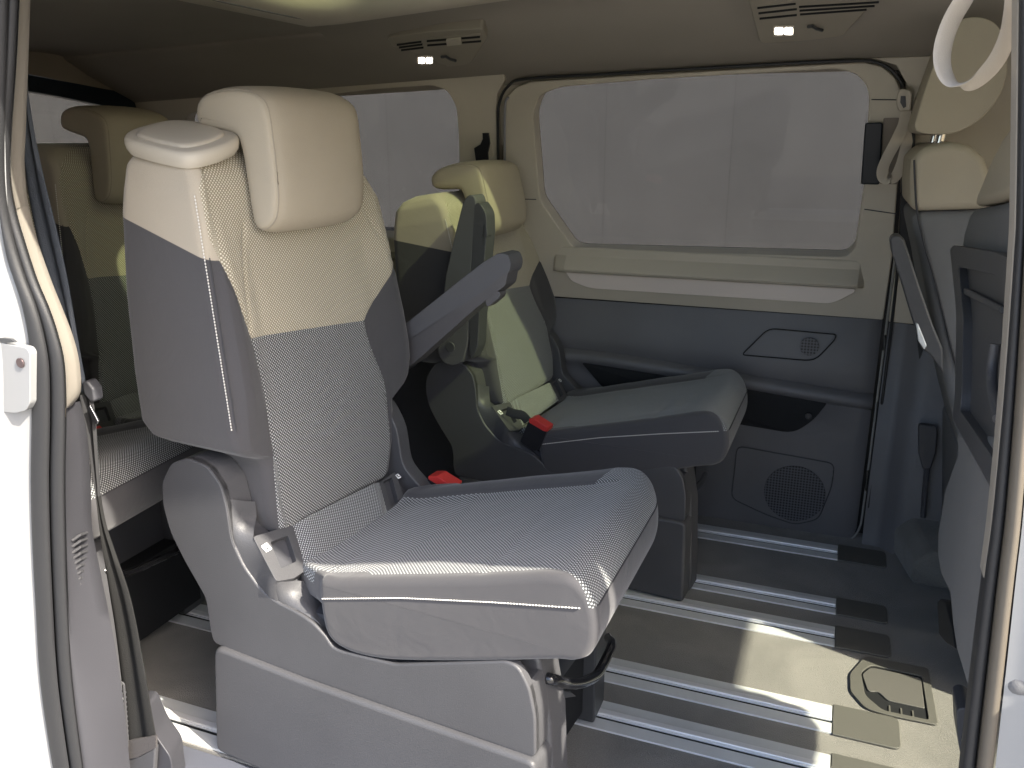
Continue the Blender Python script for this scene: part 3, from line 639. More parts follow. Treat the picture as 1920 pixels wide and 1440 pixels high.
def backrest_mesh(name, par, D, step=0.0042):
    rows = []; at = {'beige': [], 'knit': [], 'fa': [], 'fb': []}
    zs = []; z = 0.412
    while z < 1.062: zs.append(z); z += step
    zs += [1.063, 1.0655]
    grooves = [[(interp(zz, LTAB), zz) for zz in np.arange(0.43, 1.05, 0.03)], [(interp(zz, RTAB), zz) for zz in np.arange(0.43, 0.86, 0.02)],
               [(0.057, 0.769), (0.352, 0.741)], SEAM_R2, SEAM_L2]
    NF, NC, NS, NB = 104, 6, 14, 12
    for z in zs:
        vl, vr, ub = interp(z, VL), interp(z, VR), interp(z, UB); uf = UF(z)
        if z > 1.0: uf -= 0.045 * ((z - 1.0) / 0.066) ** 2.2
        if z < 0.44: uf -= 0.03 * ((0.44 - z) / 0.03) ** 2
        r = min(0.020, (uf - ub) * 0.4, (vr - vl) * 0.3)
        # loop: front left->right, corner, right side back, corner, back right->left, corner, left side forward, corner
        loop = []
        for i in range(NF): loop.append((uf, vl + r + (vr - vl - 2 * r) * i / (NF - 1), 0))
        for k in range(1, NC): a = R(90 - 90 * k / NC); loop.append((uf - r + r * math.sin(a), vr - r + r * math.cos(a), 1))
        for i in range(NS): loop.append((uf - r + (ub - uf + 2 * r) * i / (NS - 1), vr, 1))
        for k in range(1, NC): a = R(90 * k / NC); loop.append((ub + r - r * math.sin(a), vr - r + r * math.cos(a), 2))
        for i in range(NB): loop.append((ub, vr - r + (vl - vr + 2 * r) * i / (NB - 1), 2))
        for k in range(1, NC): a = R(90 - 90 * k / NC); loop.append((ub + r - r * math.sin(a), vl + r - r * math.cos(a), 3))
        for i in range(NS): loop.append((ub + r + (uf - ub - 2 * r) * i / (NS - 1), vl, 3))
        for k in range(1, NC): a = R(90 * k / NC); loop.append((uf - r + r * math.sin(a), vl + r - r * math.cos(a), 4))
        Lz, Rz = interp(z, LTAB), interp(z, RTAB)
        row = []
        for (u, v, side) in loop:
            front = side in (0, 4) or (side == 1 and u > uf - r)
            u2 = u
            if side == 0:
                g = min(pdist((v, z), gl) for gl in grooves)
                m_ = (vl + vr) / 2; t = (v - m_) / ((vr - vl) / 2)
                if 0.60 < z < 0.98:
                    w_ = min(1, (z - 0.60) / 0.08, (0.98 - z) / 0.1)
                    u2 += w_ * (0.016 * max(0, abs(t) - 0.62) / 0.3 * (1 - max(0, (abs(t) - 0.85) / 0.15)) - 0.006 * (1 - t * t))
                u2 += 0.0035 * math.cos((z - 0.62) * 9) - 0.0030 * math.exp(-(g / 0.0035) ** 2)
            row.append(D((u2, v, z)))
            kn = min(v - Lz, Rz - v) if front and side != 1 else -0.05
            if side == 4: kn = (v - Lz) if u > uf - 0.02 else -0.05
            if side == 1 and Rz > 0.46: kn = 0.01 if u > uf - 0.02 else -0.02
            zseam = 0.769 - 0.095 * (v - 0.057)
            zb = 0.952 - 0.335 * (u + 0.072)
            if side in (2,) or (side == 1 and u < uf - 0.06): zb = 0.90
            ins = min(v - Lz, Rz - v, z - zseam)
            lp = min(Lz - v + 0.003, z - zb)
            be = max(ins, lp)
            if side in (1, 2): be = z - (0.90 if side == 2 else 0.862)
            if side == 3: be = z - zb
            at['beige'].append(be); at['knit'].append(kn); at['fa'].append(v + (0 if side in (0,) else u)); at['fb'].append(z)
        rows.append(row)
    b = MB().loft(rows, True, True)
    return part(name, b, M['fabric'], par, attrs=at, angle=60)
def stitches(name, path, par, m, r=0.0011, pitch=0.0048, duty=0.62):
    P_ = [Vector(p) for p in path]; L = [0]
    for a, b_ in zip(P_, P_[1:]): L.append(L[-1] + (b_ - a).length)
    n = max(2, int(L[-1] / pitch)); pts = []; rr = []
    def atl(s):
        for i in range(len(L) - 1):
            if s <= L[i + 1]: return P_[i].lerp(P_[i + 1], (s - L[i]) / max(1e-9, L[i + 1] - L[i]))
        return P_[-1]
    for i in range(n):
        for f, q in ((0.02, 0.2), (0.1, 1), (duty - 0.05, 1), (duty, 0.2)):
            pts.append(atl((i + f) * L[-1] / n)); rr.append(r * q)
    return part(name, MB().tube(pts, rr, 5), m, par)
def trace_v(pts, v, frame=NEAR): return [Vector((a[0], v, a[2])) for a in (frame.at(px, py, v=v) for px, py in pts)]
HRP = [(368, 210), (372, 192), (386, 178), (415, 170), (456, 170), (485, 182), (500, 206), (510, 273), (518, 346), (518, 396), (508, 420), (492, 430), (478, 420), (470, 383), (459, 310), (450, 268), (436, 248), (386, 238), (372, 230)]
def headrest(par, D, lift=0.0, posts=True, m=None):
    outl = [Vector((p.x, 0, p.z + lift)) for p in trace_v(HRP, 0.095)]
    sm_ = spline(outl, 3, True)
    # slight inward draw towards the far end as the traced silhouette shows
    rows = []
    v0, v1 = 0.095, 0.345
    cen = Vector((0.08, 0, 1.05 + lift))
    a = MB()
    def off(e, v):
        n = len(sm_); pts = []
        for i in range(n):
            t = (sm_[(i + 1) % n] - sm_[i - 1]).normalized(); nn = Vector((t.z, 0, -t.x))
            pts.append((sm_[i], nn))
        area = sum(sm_[i].x * sm_[(i + 1) % n].z - sm_[(i + 1) % n].x * sm_[i].z for i in range(n))
        sg = -1 if area > 0 else 1
        return [Vector((p.x, v, p.z)) + nn * (sg * e) for p, nn in pts]
    v1 = 0.322
    for e, v in ((0.012, 0.0925), (0.004, 0.0935), (0.0012, 0.0955), (0.0, 0.0985), (-0.0035, 0.104), (-0.0062, 0.115), (-0.0080, 0.135), (-0.0090, 0.165), (-0.0095, 0.20), (-0.0090, 0.24), (-0.0075, 0.27)): rows.append(off(e, v))
    for k in range(1, 9):
        q = R(90 * k / 8); rows.append(off(-0.0075 + 0.0225 * (1 - math.cos(q)), 0.27 + (v1 - 0.27) * math.sin(q)))
    rows = [[D(p) for p in r_] for r_ in rows]
    h = part('headrest', MB().loft(rows, True, True), m or M['beige_fabric'], par, angle=75)
    sp = [D(p) for p in off(-0.0006, 0.0985)]
    k0 = 6
    part('seam', MB().tube(sp + [sp[0]], 0.0010, 5, cap=False), M['seam_thread'], h)
    if posts:
        b = MB()
        for v in (0.155, 0.285):
            part('post', MB().tube([D((0.045, v, 1.02)), D((0.050, v, 1.10 + lift))], 0.0062, 10), M['chrome'], par)
            part('post_collar', MB().tube([D((0.044, v, 1.055)), D((0.0452, v, 1.069))], 0.0155, 14), M['plastic_dark'], par, bevel=0.002)
    return h
CUSH = [(0.262, 0.392), (0.30, 0.404), (0.40, 0.434), (0.50, 0.472), (0.60, 0.517), (0.645, 0.536), (0.680, 0.537), (0.706, 0.519), (0.718, 0.488), (0.722, 0.450), (0.712, 0.418), (0.690, 0.402), (0.66, 0.394), (0.55, 0.357), (0.42, 0.317), (0.36, 0.303), (0.31, 0.300), (0.275, 0.312), (0.262, 0.345)]
CUSH[0] = (0.262, 0.412); CUSH[1] = (0.30, 0.424); CUSH[2] = (0.40, 0.451); CUSH[3] = (0.50, 0.478); CUSH[4] = (0.60, 0.507); CUSH[5] = (0.645, 0.521); CUSH[6] = (0.680, 0.526); CUSH[7] = (0.704, 0.514)
def stitch_z(u): return interp(u, [(0.262, 0.383), (0.42, 0.427), (0.57, 0.461), (0.716, 0.491), (0.74, 0.495)])
def cushion(par, D):
    P_ = [Vector((a, 0, b)) for a, b in CUSH]; S_ = spline(P_, 9, True); n = len(S_)
    area = sum(S_[i].x * S_[(i + 1) % n].z - S_[(i + 1) % n].x * S_[i].z for i in range(n)); sg = -1 if area > 0 else 1
    N_ = []
    for i in range(n):
        t = (S_[(i + 1) % n] - S_[i - 1]).normalized(); N_.append(Vector((t.z, 0, -t.x)) * sg)
    arc = [0]
    for i in range(1, n): arc.append(arc[-1] + (S_[i] - S_[i - 1]).length)
    V1 = 0.41; rr = 0.013
    rows = []; at = {'beige': [], 'knit': [], 'fa': [], 'fb': []}
    vs = [(0.0 + rr * (1 - math.cos(R(90 * k / 6))), rr * (1 - math.sin(R(90 * k / 6)))) for k in range(7)]
    vs += [(rr + (V1 - 2 * rr) * k / 84, 0) for k in range(1, 84)]
    vs += [(V1 - rr + rr * math.sin(R(90 * k / 6)), rr * (1 - math.cos(R(90 * k / 6)))) for k in range(7)]
    for v, e in vs:
        row = []
        for i, (p, nn) in enumerate(zip(S_, N_)):
            q = p + nn * e; t = v / V1
            u, z = q.x, q.z
            top = nn.z < -0.2 or (nn.x < -0.2 and z > 0.46)
            # front edge swept back towards the far side, with rounded plan corners
            back = 0.035 * t + 0.02 * max(0, (t - 0.8) / 0.2) ** 2
            u = 0.262 + (u - 0.262) * (1 - back / 0.46)
            z -= 0.004 * t
            if u < 0.36 and 0.012 < v < 0.397:          # the sitting surface runs on beneath the backrest
                k_ = min(1, (v - 0.012) / 0.045, (0.397 - v) / 0.03); u -= 0.085 * k_ * (0.36 - u) / 0.1 * (1 if z > 0.36 else 0.3)
                if z > 0.36: z -= 0.018 * k_ * min(1, (0.36 - q.x) / 0.08)
            if top and p.z > 0.40:
                bol = 0.002 * math.exp(-((v - 0.05) / 0.03) ** 2) + 0.017 * math.exp(-((v - 0.375) / 0.035) ** 2) * (1 if u < 0.45 else max(0.25, 1 - (u - 0.45) / 0.25))
                dip = -0.003 * math.sin(math.pi * min(1, max(0, t)))
                z += (bol + dip) * (1 if u < 0.6 else max(0, 1 - (u - 0.6) / 0.06))
                # sewn cross channels and edge seams
                s1 = abs(u - (0.262 + 0.01 * t)); s2 = abs(u - (0.545 - 0.012 * t))
                g = min(s1, s2) if 0.012 < v < 0.345 else 1
                g = min(g, abs(v - 0.345) if u < 0.62 else 1)
                z -= 0.0026 * math.exp(-(g / 0.0035) ** 2)
            row.append(D((u, v, z)))
            uu = q.x
            edge_r = 0.345 if uu < 0.60 else 0.345 + 0.08 * min(1, (uu - 0.60) / 0.05)
            edge_l = 0.018 if uu < 0.66 else 0.018 - 0.35 * (uu - 0.66)
            over = (z + 0.004 * t) - stitch_z(q.x)
            if p.x > 0.66: over = (z + 0.004 * t) - 0.489
            elif nn.z > 0: over = -0.02
            kn = min(v - edge_l, edge_r - v, over)
            if q.x < 0.345: kn = min(kn, v - 0.028, 0.385 - v)
            at['beige'].append(-0.05); at['knit'].append(kn); at['fa'].append(v); at['fb'].append(arc[i])
        rows.append(row)
    c_ = part('cushion', MB().loft(rows, True, True), M['fabric'], par, attrs=at, angle=60)
    path = [D((0.262 + (u - 0.262) * 1.0, -0.0012, stitch_z(u))) for u in np.linspace(0.268, 0.700, 30)]
    stitches('stitching', path, c_, M['stitch'])
    path2 = [D((0.7195 - 0.036 * t - 0.02 * max(0, (t - 0.8) / 0.2) ** 2, t * V1, 0.489 - 0.004 * t)) for t in np.linspace(0.04, 0.95, 20)]
    path2 = [D((0.712, 0.004, 0.4905))] + path2
    part('seam', MB().tube(path2, 0.0011, 5), M['seam_dark'], c_)
    return c_
SLOT_N = Vector((0.66, 0, 0.751)).normalized()
def slotpt(px, py, d=0.0):
    """measured spot on the slanted lower edge between backrest and cushion (seat-local)"""
    n = NEAR.F * SLOT_N.x + NEAR.U * SLOT_N.z
    p0 = NEAR.o + NEAR.F * 0.133 + NEAR.U * 0.435 + n * d
    p = hit(px, py, n, p0) - NEAR.o
    return Vector((p.dot(NEAR.F), p.dot(NEAR.V), p.z))
SN = Vector((SLOT_N.x, 0, SLOT_N.z))
HUBP = [(303, 905), (305, 950), (319, 1000), (345, 1052), (385, 1122), (394, 1185), (400, 1206), (470, 1234), (560, 1268), (700, 1318), (850, 1370), (1004, 1424), (1003, 1345), (992, 1290), (972, 1252), (950, 1240), (850, 1243), (740, 1246), (640, 1222), (622, 1214), (612, 1196), (586, 1168), (559, 1150), (520, 1130), (488, 1106), (456, 1062), (434, 1014), (430, 985), (425, 951), (414, 910), (388, 874), (350, 859), (320, 869)]
WP = [(421, 940), (428, 970), (432, 1010), (454, 1060), (486, 1104), (518, 1129), (558, 1149), (585, 1167), (612, 1196), (624, 1216)]
def seat_shell(par, D, light=True):
    pts = trace_v(HUBP, 0.0)
    pts = roundpoly(pts, 0.012, 3)
    part('side_shell', MB().prism([D(p) for p in pts], (0, 0.016, 0)), M['plastic'], par, bevel=0.006, segs=4)
    def clip(P_, lo_, hi_):
        for lim, sg in ((lo_, 1), (hi_, -1)):
            out_ = []
            for i in range(len(P_)):
                a_, b_ = P_[i - 1], P_[i]; ia = (a_.z - lim) * sg >= 0; ib = (b_.z - lim) * sg >= 0
                if ia != ib: out_.append(a_.lerp(b_, (lim - a_.z) / (b_.z - a_.z)))
                if ib: out_.append(b_)
            P_ = out_
        return P_
    hub_ = [Vector((p.x, 0.0012, p.z)) for p in clip(pts, 0.430, 2)]
    part('hinge_cover', MB().prism([D(p) for p in hub_], (0, 0.052, 0)), M['plastic'], par, bevel=0.010, segs=4)
    wa = trace_v(WP, 0.004)
    wb = [Vector(NEAR.at(478, 940, v=0.05)), Vector(NEAR.at(481, 968, v=0.05)), slotpt(475, 1007, 0.001), slotpt(487, 1035, 0.001), slotpt(501, 1064, 0.001), slotpt(520, 1090, 0.001), Vector(NEAR.at(570, 1090, v=0.045)), Vector(NEAR.at(600, 1125, v=0.045)), Vector(NEAR.at(622, 1170, v=0.045)), Vector(NEAR.at(640, 1200, v=0.045))]
    wa, wb = spline(wa, 3), spline(wb, 3)
    rows = [[D(p), D(p.lerp(q, 0.12) + Vector((0.003, 0, 0.004))), D(p.lerp(q, 0.4) + Vector((0.002, 0, 0.003))), D(p.lerp(q, 0.7)), D(q), D(q + Vector((-0.01, 0, -0.02))), D(p + Vector((-0.01, 0.004, -0.02)))] for p, q in zip(wa, wb)]
    part('inner_bevel', MB().loft(rows, True, True), M['plastic'], par, angle=45)
    low_ = [Vector((p.x, 0.0012, p.z)) for p in clip(pts, 0.0, 0.345)]
    part('base_ledge', MB().prism([D(p) for p in low_], (0, 0.046, 0)), M['plastic'], par, bevel=0.007, segs=3)
    lo = [Vector((0.012, -0.012, 0.222)), Vector((0.16, -0.012, 0.172)), Vector((0.35, -0.012, 0.113)), Vector((0.52, -0.012, 0.068)), Vector((0.655, -0.012, 0.045)), Vector((0.655, -0.012, 0.004)), Vector((-0.005, -0.012, 0.004))]
    up_ = trace_v([(399, 1212), (470, 1240), (560, 1275), (700, 1325), (850, 1378), (1004, 1432)], -0.010)
    lo = [Vector(p) for p in up_] + [Vector((0.645, -0.010, 0.006)), Vector((0.0, -0.010, 0.006))]
    lo = roundpoly(lo, [0.02, 0, 0, 0, 0, 0.015, 0.01, 0.02], 4)
    part('lower_cover', MB().prism([D(p) for p in lo], (0, 0.10, 0)), M['plastic'], par, bevel=0.009, segs=3)
    # front of the base, under the cushion
    fr = [Vector((u, 0.0395, z)) for u, z in ((0.30, 0.32), (0.45, 0.345), (0.597, 0.375), (0.622, 0.36), (0.640, 0.26), (0.648, 0.10), (0.650, 0.01), (0.30, 0.01))]
    part('front_cover', MB().prism([D(p) for p in fr], (0, 0.062, 0)), M['plastic'], par, bevel=0.008)
    # far side shell (slimmer)
    fs = [Vector((u, 0.395, z)) for u, z in ((-0.06, 0.52), (-0.03, 0.57), (0.05, 0.59), (0.11, 0.57), (0.14, 0.52), (0.15, 0.44), (0.23, 0.37), (0.40, 0.31), (0.42, 0.28), (0.10, 0.24), (0.0, 0.33), (-0.05, 0.43))]
    part('side_shell', MB().prism([D(p) for p in roundpoly(fs, 0.02, 3)], (0, 0.035, 0)), M['plastic'], par, bevel=0.008)
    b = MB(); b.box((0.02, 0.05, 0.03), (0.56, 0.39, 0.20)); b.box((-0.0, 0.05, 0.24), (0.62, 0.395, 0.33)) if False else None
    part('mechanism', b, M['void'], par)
    b = MB().prism([D((0.0, 0.019, 0.33)), D((0.0, 0.019, 0.47)), D((0.085, 0.019, 0.45)), D((0.119, 0.019, 0.4185)), D((0.176, 0.019, 0.3685)), D((0.22, 0.019, 0.34)), D((0.52, 0.019, 0.345)), D((0.52, 0.019, 0.20)), D((0.03, 0.019, 0.20))], (0, 0.376, 0))
    part('seat_pan', b, M['plastic_dark'], par)
    # slanted lower insert panel and its frame with anchor openings
    q = [slotpt(*p) for p in ((546, 988), (712, 905), (728, 962), (566, 1072))]
    kn = []; vs = []; fa = []; fb = []; fs_ = []
    n1, n2 = 40, 14
    for j in range(n2 + 1):
        for i in range(n1 + 1):
            a_ = q[0].lerp(q[1], i / n1); c_ = q[3].lerp(q[2], i / n1); p = a_.lerp(c_, j / n2)
            ed = min(i / n1, 1 - i / n1, (j / n2 + 0.2)) * 0.3
            vs.append(D(p + SN * (0.010 * min(1, ed * 30) + 0.002))); fa.append(p.y); fb.append(-p.x + p.z); kn.append(0.02)
    for j in range(n2):
        for i in range(n1): fs_.append((j * (n1 + 1) + i, j * (n1 + 1) + i + 1, (j + 1) * (n1 + 1) + i + 1, (j + 1) * (n1 + 1) + i))
    mesh('lower_insert', vs, fs_, M['fabric'], par, attrs={'beige': [-0.05] * len(vs), 'knit': kn, 'fa': fa, 'fb': fb})
    for oc, ic, lab in ((((474, 1006), (549, 984), (575, 1068), (552, 1084), (518, 1090)), ((507, 1016), (540, 1004), (556, 1052), (527, 1066)), (497, 1030)),
                        (((710, 906), (741, 884), (760, 940), (752, 952), (727, 965)), ((719, 903), (735, 895), (747, 940), (733, 950)), (744, 896))):
        fo = [slotpt(*p, 0.004) for p in oc]; fi = [slotpt(*p, 0.004) for p in ic]
        f_ = holed('anchor_frame', [D(p) for p in roundpoly(fo, 0.006, 3)], [D(p) for p in roundpoly(fi, 0.003, 3)], tuple(-SN * 0.016), M['plastic'], par, bevel=0.002)
        part('anchor_opening', MB().prism([D(p - SN * 0.012) for p in fi], -SN * 0.004), M['plastic_dark'] if oc[0][0] > 600 else M['plastic_dark'], f_, smooth=False)
        c = slotpt(lab[0], lab[1], 0.0)
        c = Vector((c.x, 0, c.z)) + Vector((0, c.y, 0))
        e1 = Vector((0, 1, 0)); e2 = Vector((-SN.z, 0, SN.x)); hs = 0.0068
        if oc[0][0] > 600: hs = 0.005
        lp = [D(c + e1 * a * hs + e2 * b_ * hs + SN * 0.0052) for a, b_ in ((-1, -1), (1, -1), (1, 1), (-1, 1))]
        ic_ = part('child_seat_label', MB().prism(roundpoly(lp, 0.0018, 3), SN * 0.0006), M['label_white'], par, smooth=False)
        gb = MB()
        def g2(a, b_): return D(c + e1 * a * hs + e2 * b_ * hs + SN * 0.0058)
        gb.prism([g2(-0.6, 0.7), g2(-0.3, 0.7), g2(0.05, -0.1), g2(0.6, -0.15), g2(0.6, -0.5), g2(-0.2, -0.55)], SN * 0.0003)
        gb.prism([g2(-0.1, 0.6), g2(0.2, 0.6), g2(0.2, 0.3), g2(-0.1, 0.3)], SN * 0.0003)
        part('pictogram', gb, M['plastic'], ic_, smooth=False)
def loft_bar(profile, off, m, name, par, bevel, segs=3): return part(name, MB().prism(profile, off), m, par, bevel=bevel, segs=segs)

def buckle(parent_frame, body, red, strap, v, th, loc, label):
    """belt buckle on a webbing stalk: top-level thing beside a seat"""
    r = empty('seatbelt_buckle', loc, 0, label, 'belt buckle', 'seat belt buckles')
    def wpts(pts, vv): return [parent_frame.o + parent_frame.F * a[0] + parent_frame.V * vv + parent_frame.U * a[2] for a in (parent_frame.at(px, py, v=vv) for px, py in pts)]
    off = parent_frame.V * th
    adopt(part('housing', MB().prism(roundpoly(wpts(body, v), 0.004, 3), off), M['black'], bevel=0.003, segs=3), r)
    adopt(part('release_button', MB().prism(roundpoly(wpts(red, v - 0.003), 0.002, 3), off + parent_frame.V * 0.004), M['red'], bevel=0.002), r)
    adopt(part('strap', MB().tube(spline(wpts(strap, v + th * 0.6), 4), 0.0125, 10, rz=0.0015, up=tuple(parent_frame.V)), M['strap'], None), r)
    return r

# ---------------- near seat (left of the middle row)
def build_seat(name, frame, dback, dcush, dshell, label, group, cap=True, lift=0.0, posts=True, step=0.0042, knit=True):
    s = empty(name, frame.o, -R(frame.deg), label, 'seat', group)
    bk = backrest_mesh('backrest', s, dback, step)
    headrest(s, dback, lift, posts)
    cushion(s, dcush)
    seat_shell(s, dshell)
    # stitching down the near bolster of the backrest
    path = [dback((UF(z) + 0.002 - 0.0, 0.0035, z)) for z in np.linspace(0.995, 0.632, 26)]
    path = [dback((UF(z) - 0.013 + 0.004, 0.0015, z)) for z in np.linspace(0.99, 0.632, 30)]
    stitches('stitching', path, bk, M['stitch'])
    path = [dback((UF(z) - 0.0035, 0.0062, z)) for z in np.linspace(0.90, 0.632, 24)]
    part('seam', MB().tube(path, 0.0008, 5), M['seam_dark'], bk)
    if cap:
        cpts = [(0.095, 0.004, 1.040), (0.110, 0.004, 1.055)]
        outl = [Vector((u, v, 0)) for u, v in ((-0.050, -0.004), (-0.072, 0.03), (-0.062, 0.095), (-0.02, 0.112), (0.060, 0.108), (0.096, 0.090), (0.100, 0.040), (0.084, -0.004), (0.02, -0.008))]
        outl = roundpoly(outl, 0.022, 5)
        def zc(u, v, t): return 1.0575 - 0.165 * (u + 0.04) + 0.27 * v + t
        cx, cy = 0.018, 0.05
        def ring(sc_, t): return [dback((cx + (p.x - cx) * sc_, cy + (p.y - cy) * sc_, zc(cx + (p.x - cx) * sc_, cy + (p.y - cy) * sc_, t))) for p in outl]
        cp = part('belt_guide_cap', MB().loft([ring(*q) for q in ((0.93, -0.012), (0.99, -0.005), (1.01, 0.002), (1.01, 0.007), (0.985, 0.011), (0.94, 0.0125), (0.7, 0.0125))], True, True), M['beige_plastic'], s, angle=60)
        cx -= 0.008
        part('guide_lid', MB().loft([ring(*q) for q in ((0.76, 0.010), (0.76, 0.0145), (0.74, 0.0165), (0.69, 0.0175), (0.5, 0.018))], True, True), M['beige_plastic'], cp, angle=60)
    return s
ident = mk_def()
near = build_seat('van_seat', NEAR, ident, ident, ident, 'large foreground seat, beige over grey, with its backrest upright and armrest half raised', 'individual van seats in two rear rows', posts=False)
# metal support, handle, armrest of the near seat
def nloc(px, py, **k): return Vector(NEAR.at(px, py, **k))
def support_box(par, frame, wx0, wx1, wy0, wy1, h):
    inv = Matrix.Rotation(R(frame.deg), 4, 'Z') @ Matrix.Translation(-frame.o)
    b = MB().box((wx0, wy0, 0.010), (wx1, wy1, h))
    b.v = [inv @ v for v in b.v]
    o = part('rail_support', b, M['steel_dark'], par, bevel=0.004)
    bb = MB(); cx = (wx0 + wx1) / 2 - 0.004
    for z in (0.045,):
        p = inv @ Vector((cx, wy0, z)); q = inv @ Vector((cx, wy0 - 0.004, z)); bb.tube([p, q], 0.0045, 10)
    part('bolt', bb, M['alu'], o)
support_box(near, NEAR, -0.405, -0.342, 1.302, 1.375, 0.235)
b = MB(); b.box((0.24, 0.10, 0.24), (0.60, 0.40, 0.30)); part('cross_beam', b, M['black'], near)
lever = [nloc(985, 1262, u=0.58), nloc(1018, 1270, u=0.62), nloc(1037, 1274, u=0.635), nloc(1062, 1281, u=0.64), nloc(1090, 1280, u=0.645), nloc(1116, 1268, u=0.645), nloc(1130, 1248, u=0.64), nloc(1147, 1210, u=0.63), nloc(1141, 1196, u=0.60)]
part('release_bar', MB().tube(spline(lever, 6), 0.0085, 12), M['black_gloss'], near)
part('release_tab', slab([nloc(*p, u=0.60) for p in ((1014, 1283), (1050, 1290), (1062, 1300), (1030, 1304), (1014, 1300))], (0.02, 0, 0)), M['steel_dark'], near, bevel=0.003)
def armrest(par, pts_top, pts_low, disc_c, conv, th, knob, m1, m2):
    a = part('armrest', MB().prism(conv(pts_top), th), m1, par, bevel=0.006, segs=3)
    part('armrest_shell', MB().prism(conv(pts_low), th * 0.86), m2, a, bevel=0.0035, segs=3)
    if knob: part('tilt_button', MB().prism(conv(knob), th * 0.5), m2, a, bevel=0.003)
    return a
cv = lambda pts: roundpoly([nloc(px, py, v=0.492) for px, py in pts], 0.006, 4)
armrest(near, [(735, 620), (764, 604), (860, 527), (905, 492), (935, 474), (952, 477), (958, 494), (955, 510), (900, 552), (768, 640), (735, 660)],
        [(735, 655), (768, 634), (900, 549), (953, 505), (948, 535), (890, 580), (775, 682), (735, 705)], None, cv, Vector((0, 0.052, 0)),
        [(908, 566), (930, 545), (939, 548), (937, 558), (914, 577)], M['armgrey'], mat('armrest_plastic', (0.085, 0.082, 0.085), 0.45, grain=0.2, gscale=800))
buckle(NEAR, [(788, 943), (792, 915), (803, 897), (838, 917), (850, 915), (846, 930), (830, 944)], [(802, 893), (819, 893), (851, 913), (849, 921), (838, 921), (803, 899)], [(760, 905), (770, 897), (785, 898), (798, 905), (803, 915)], 0.425, 0.030, NEAR.o + NEAR.F * 0.25 + NEAR.V * 0.43 + NEAR.U * 0.4,
       'black buckle with bright red button between the near seat backrest and cushion')

# ---------------- far seat of the middle row
FAR = Frame((-0.905, 1.869, 0), 5.53)
fb_ = mk_def(9.53, 0.875, -0.042); fc_ = mk_def(0, 1, -0.042); fs_d = mk_def(0, 0.93, -0.030, hub=(0, 0.0))
fsd = lambda p: Vector((p[0], p[1], p[2] * 0.925 if p[2] > 0.02 else p[2]))
far = build_seat('van_seat', FAR, fb_, fc_, fsd, 'middle row seat beside the far sliding door, its armrest raised upright', 'individual van seats in two rear rows', cap=False, posts=False, lift=-0.004, step=0.006)
support_box(far, FAR, -0.392, -0.335, 2.150, 2.215, 0.27)
def floc(px, py, **k): return Vector(FAR.at(px, py, **k))
lever = [floc(1262, 912, u=0.60), floc(1280, 918, u=0.62), floc(1300, 917, u=0.62), floc(1315, 905, u=0.61), floc(1322, 890, u=0.58)]
part('release_bar', MB().tube(spline(lever, 5), 0.008, 10), M['black_gloss'], far)
cvf = lambda pts: roundpoly([floc(px, py, v=-0.050) for px, py in pts], 0.012, 4)

armrest(far, [(820, 655), (828, 600), (834, 520), (856, 425), (868, 378), (876, 366), (888, 365), (893, 378), (886, 470), (880, 560), (878, 640), (868, 680), (850, 687), (832, 682), (822, 668)],
        [(880, 660), (878, 600), (884, 470), (888, 384), (898, 378), (912, 400), (913, 440), (905, 520), (898, 600), (896, 650), (884, 677)], None, cvf, Vector((0, 0.050, 0)),
        [(905, 420), (912, 424), (914, 444), (908, 450), (903, 446)], M['armgrey'], M['plastic_dark'])
b = MB(); c0 = floc(845, 650, v=-0.052); b.tube([c0, c0 - Vector((0, 0.004, 0))], 0.013, 20); part('pivot_cap', b, M['plastic_dark'], far, bevel=0.002)
buckle(FAR, [(975, 828), (990, 792), (998, 788), (1022, 806), (1027, 804), (1012, 842), (1002, 846)], [(991, 786), (1000, 784), (1028, 802), (1026, 810), (1019, 809), (992, 793)], [(950, 770), (965, 776), (980, 779), (990, 790)], -0.005, 0.028, FAR.o + FAR.F * 0.25 + FAR.U * 0.4,
       'black buckle with red button at the inner side of the far seat')

# ---------------- rear row
rb_ = mk_def(-8.0, 1.03, -0.030); rc_ = mk_def(0, 1, -0.020)
REAR = Frame((-1.88, 0.98, 0), 0)
rear = build_seat('van_seat', REAR, rb_, rc_, fsd, 'rear row seat closest to the near side, mostly hidden behind the door pillar', 'individual van seats in two rear rows', cap=False, posts=True, lift=0.016, step=0.009)
support_box(rear, REAR, -1.385, -1.325, 1.322, 1.39, 0.30)
part('release_bar', MB().tube(spline([Vector(REAR.at(px, py, u=uu)) for px, py, uu in ((166, 1062, 0.60), (200, 1071, 0.63), (237, 1075, 0.64), (290, 1052, 0.64), (330, 1033, 0.63), (338, 1020, 0.60))], 6), 0.008, 10), M['black_gloss'], rear)
dup(rear, (-1.88, 1.485, 0), label='middle rear row seat, its headrest on posts visible left of the big seat')
dup(rear, (-1.88, 1.965, 0), label='rear row seat closest to the far side, only a cushion corner showing')

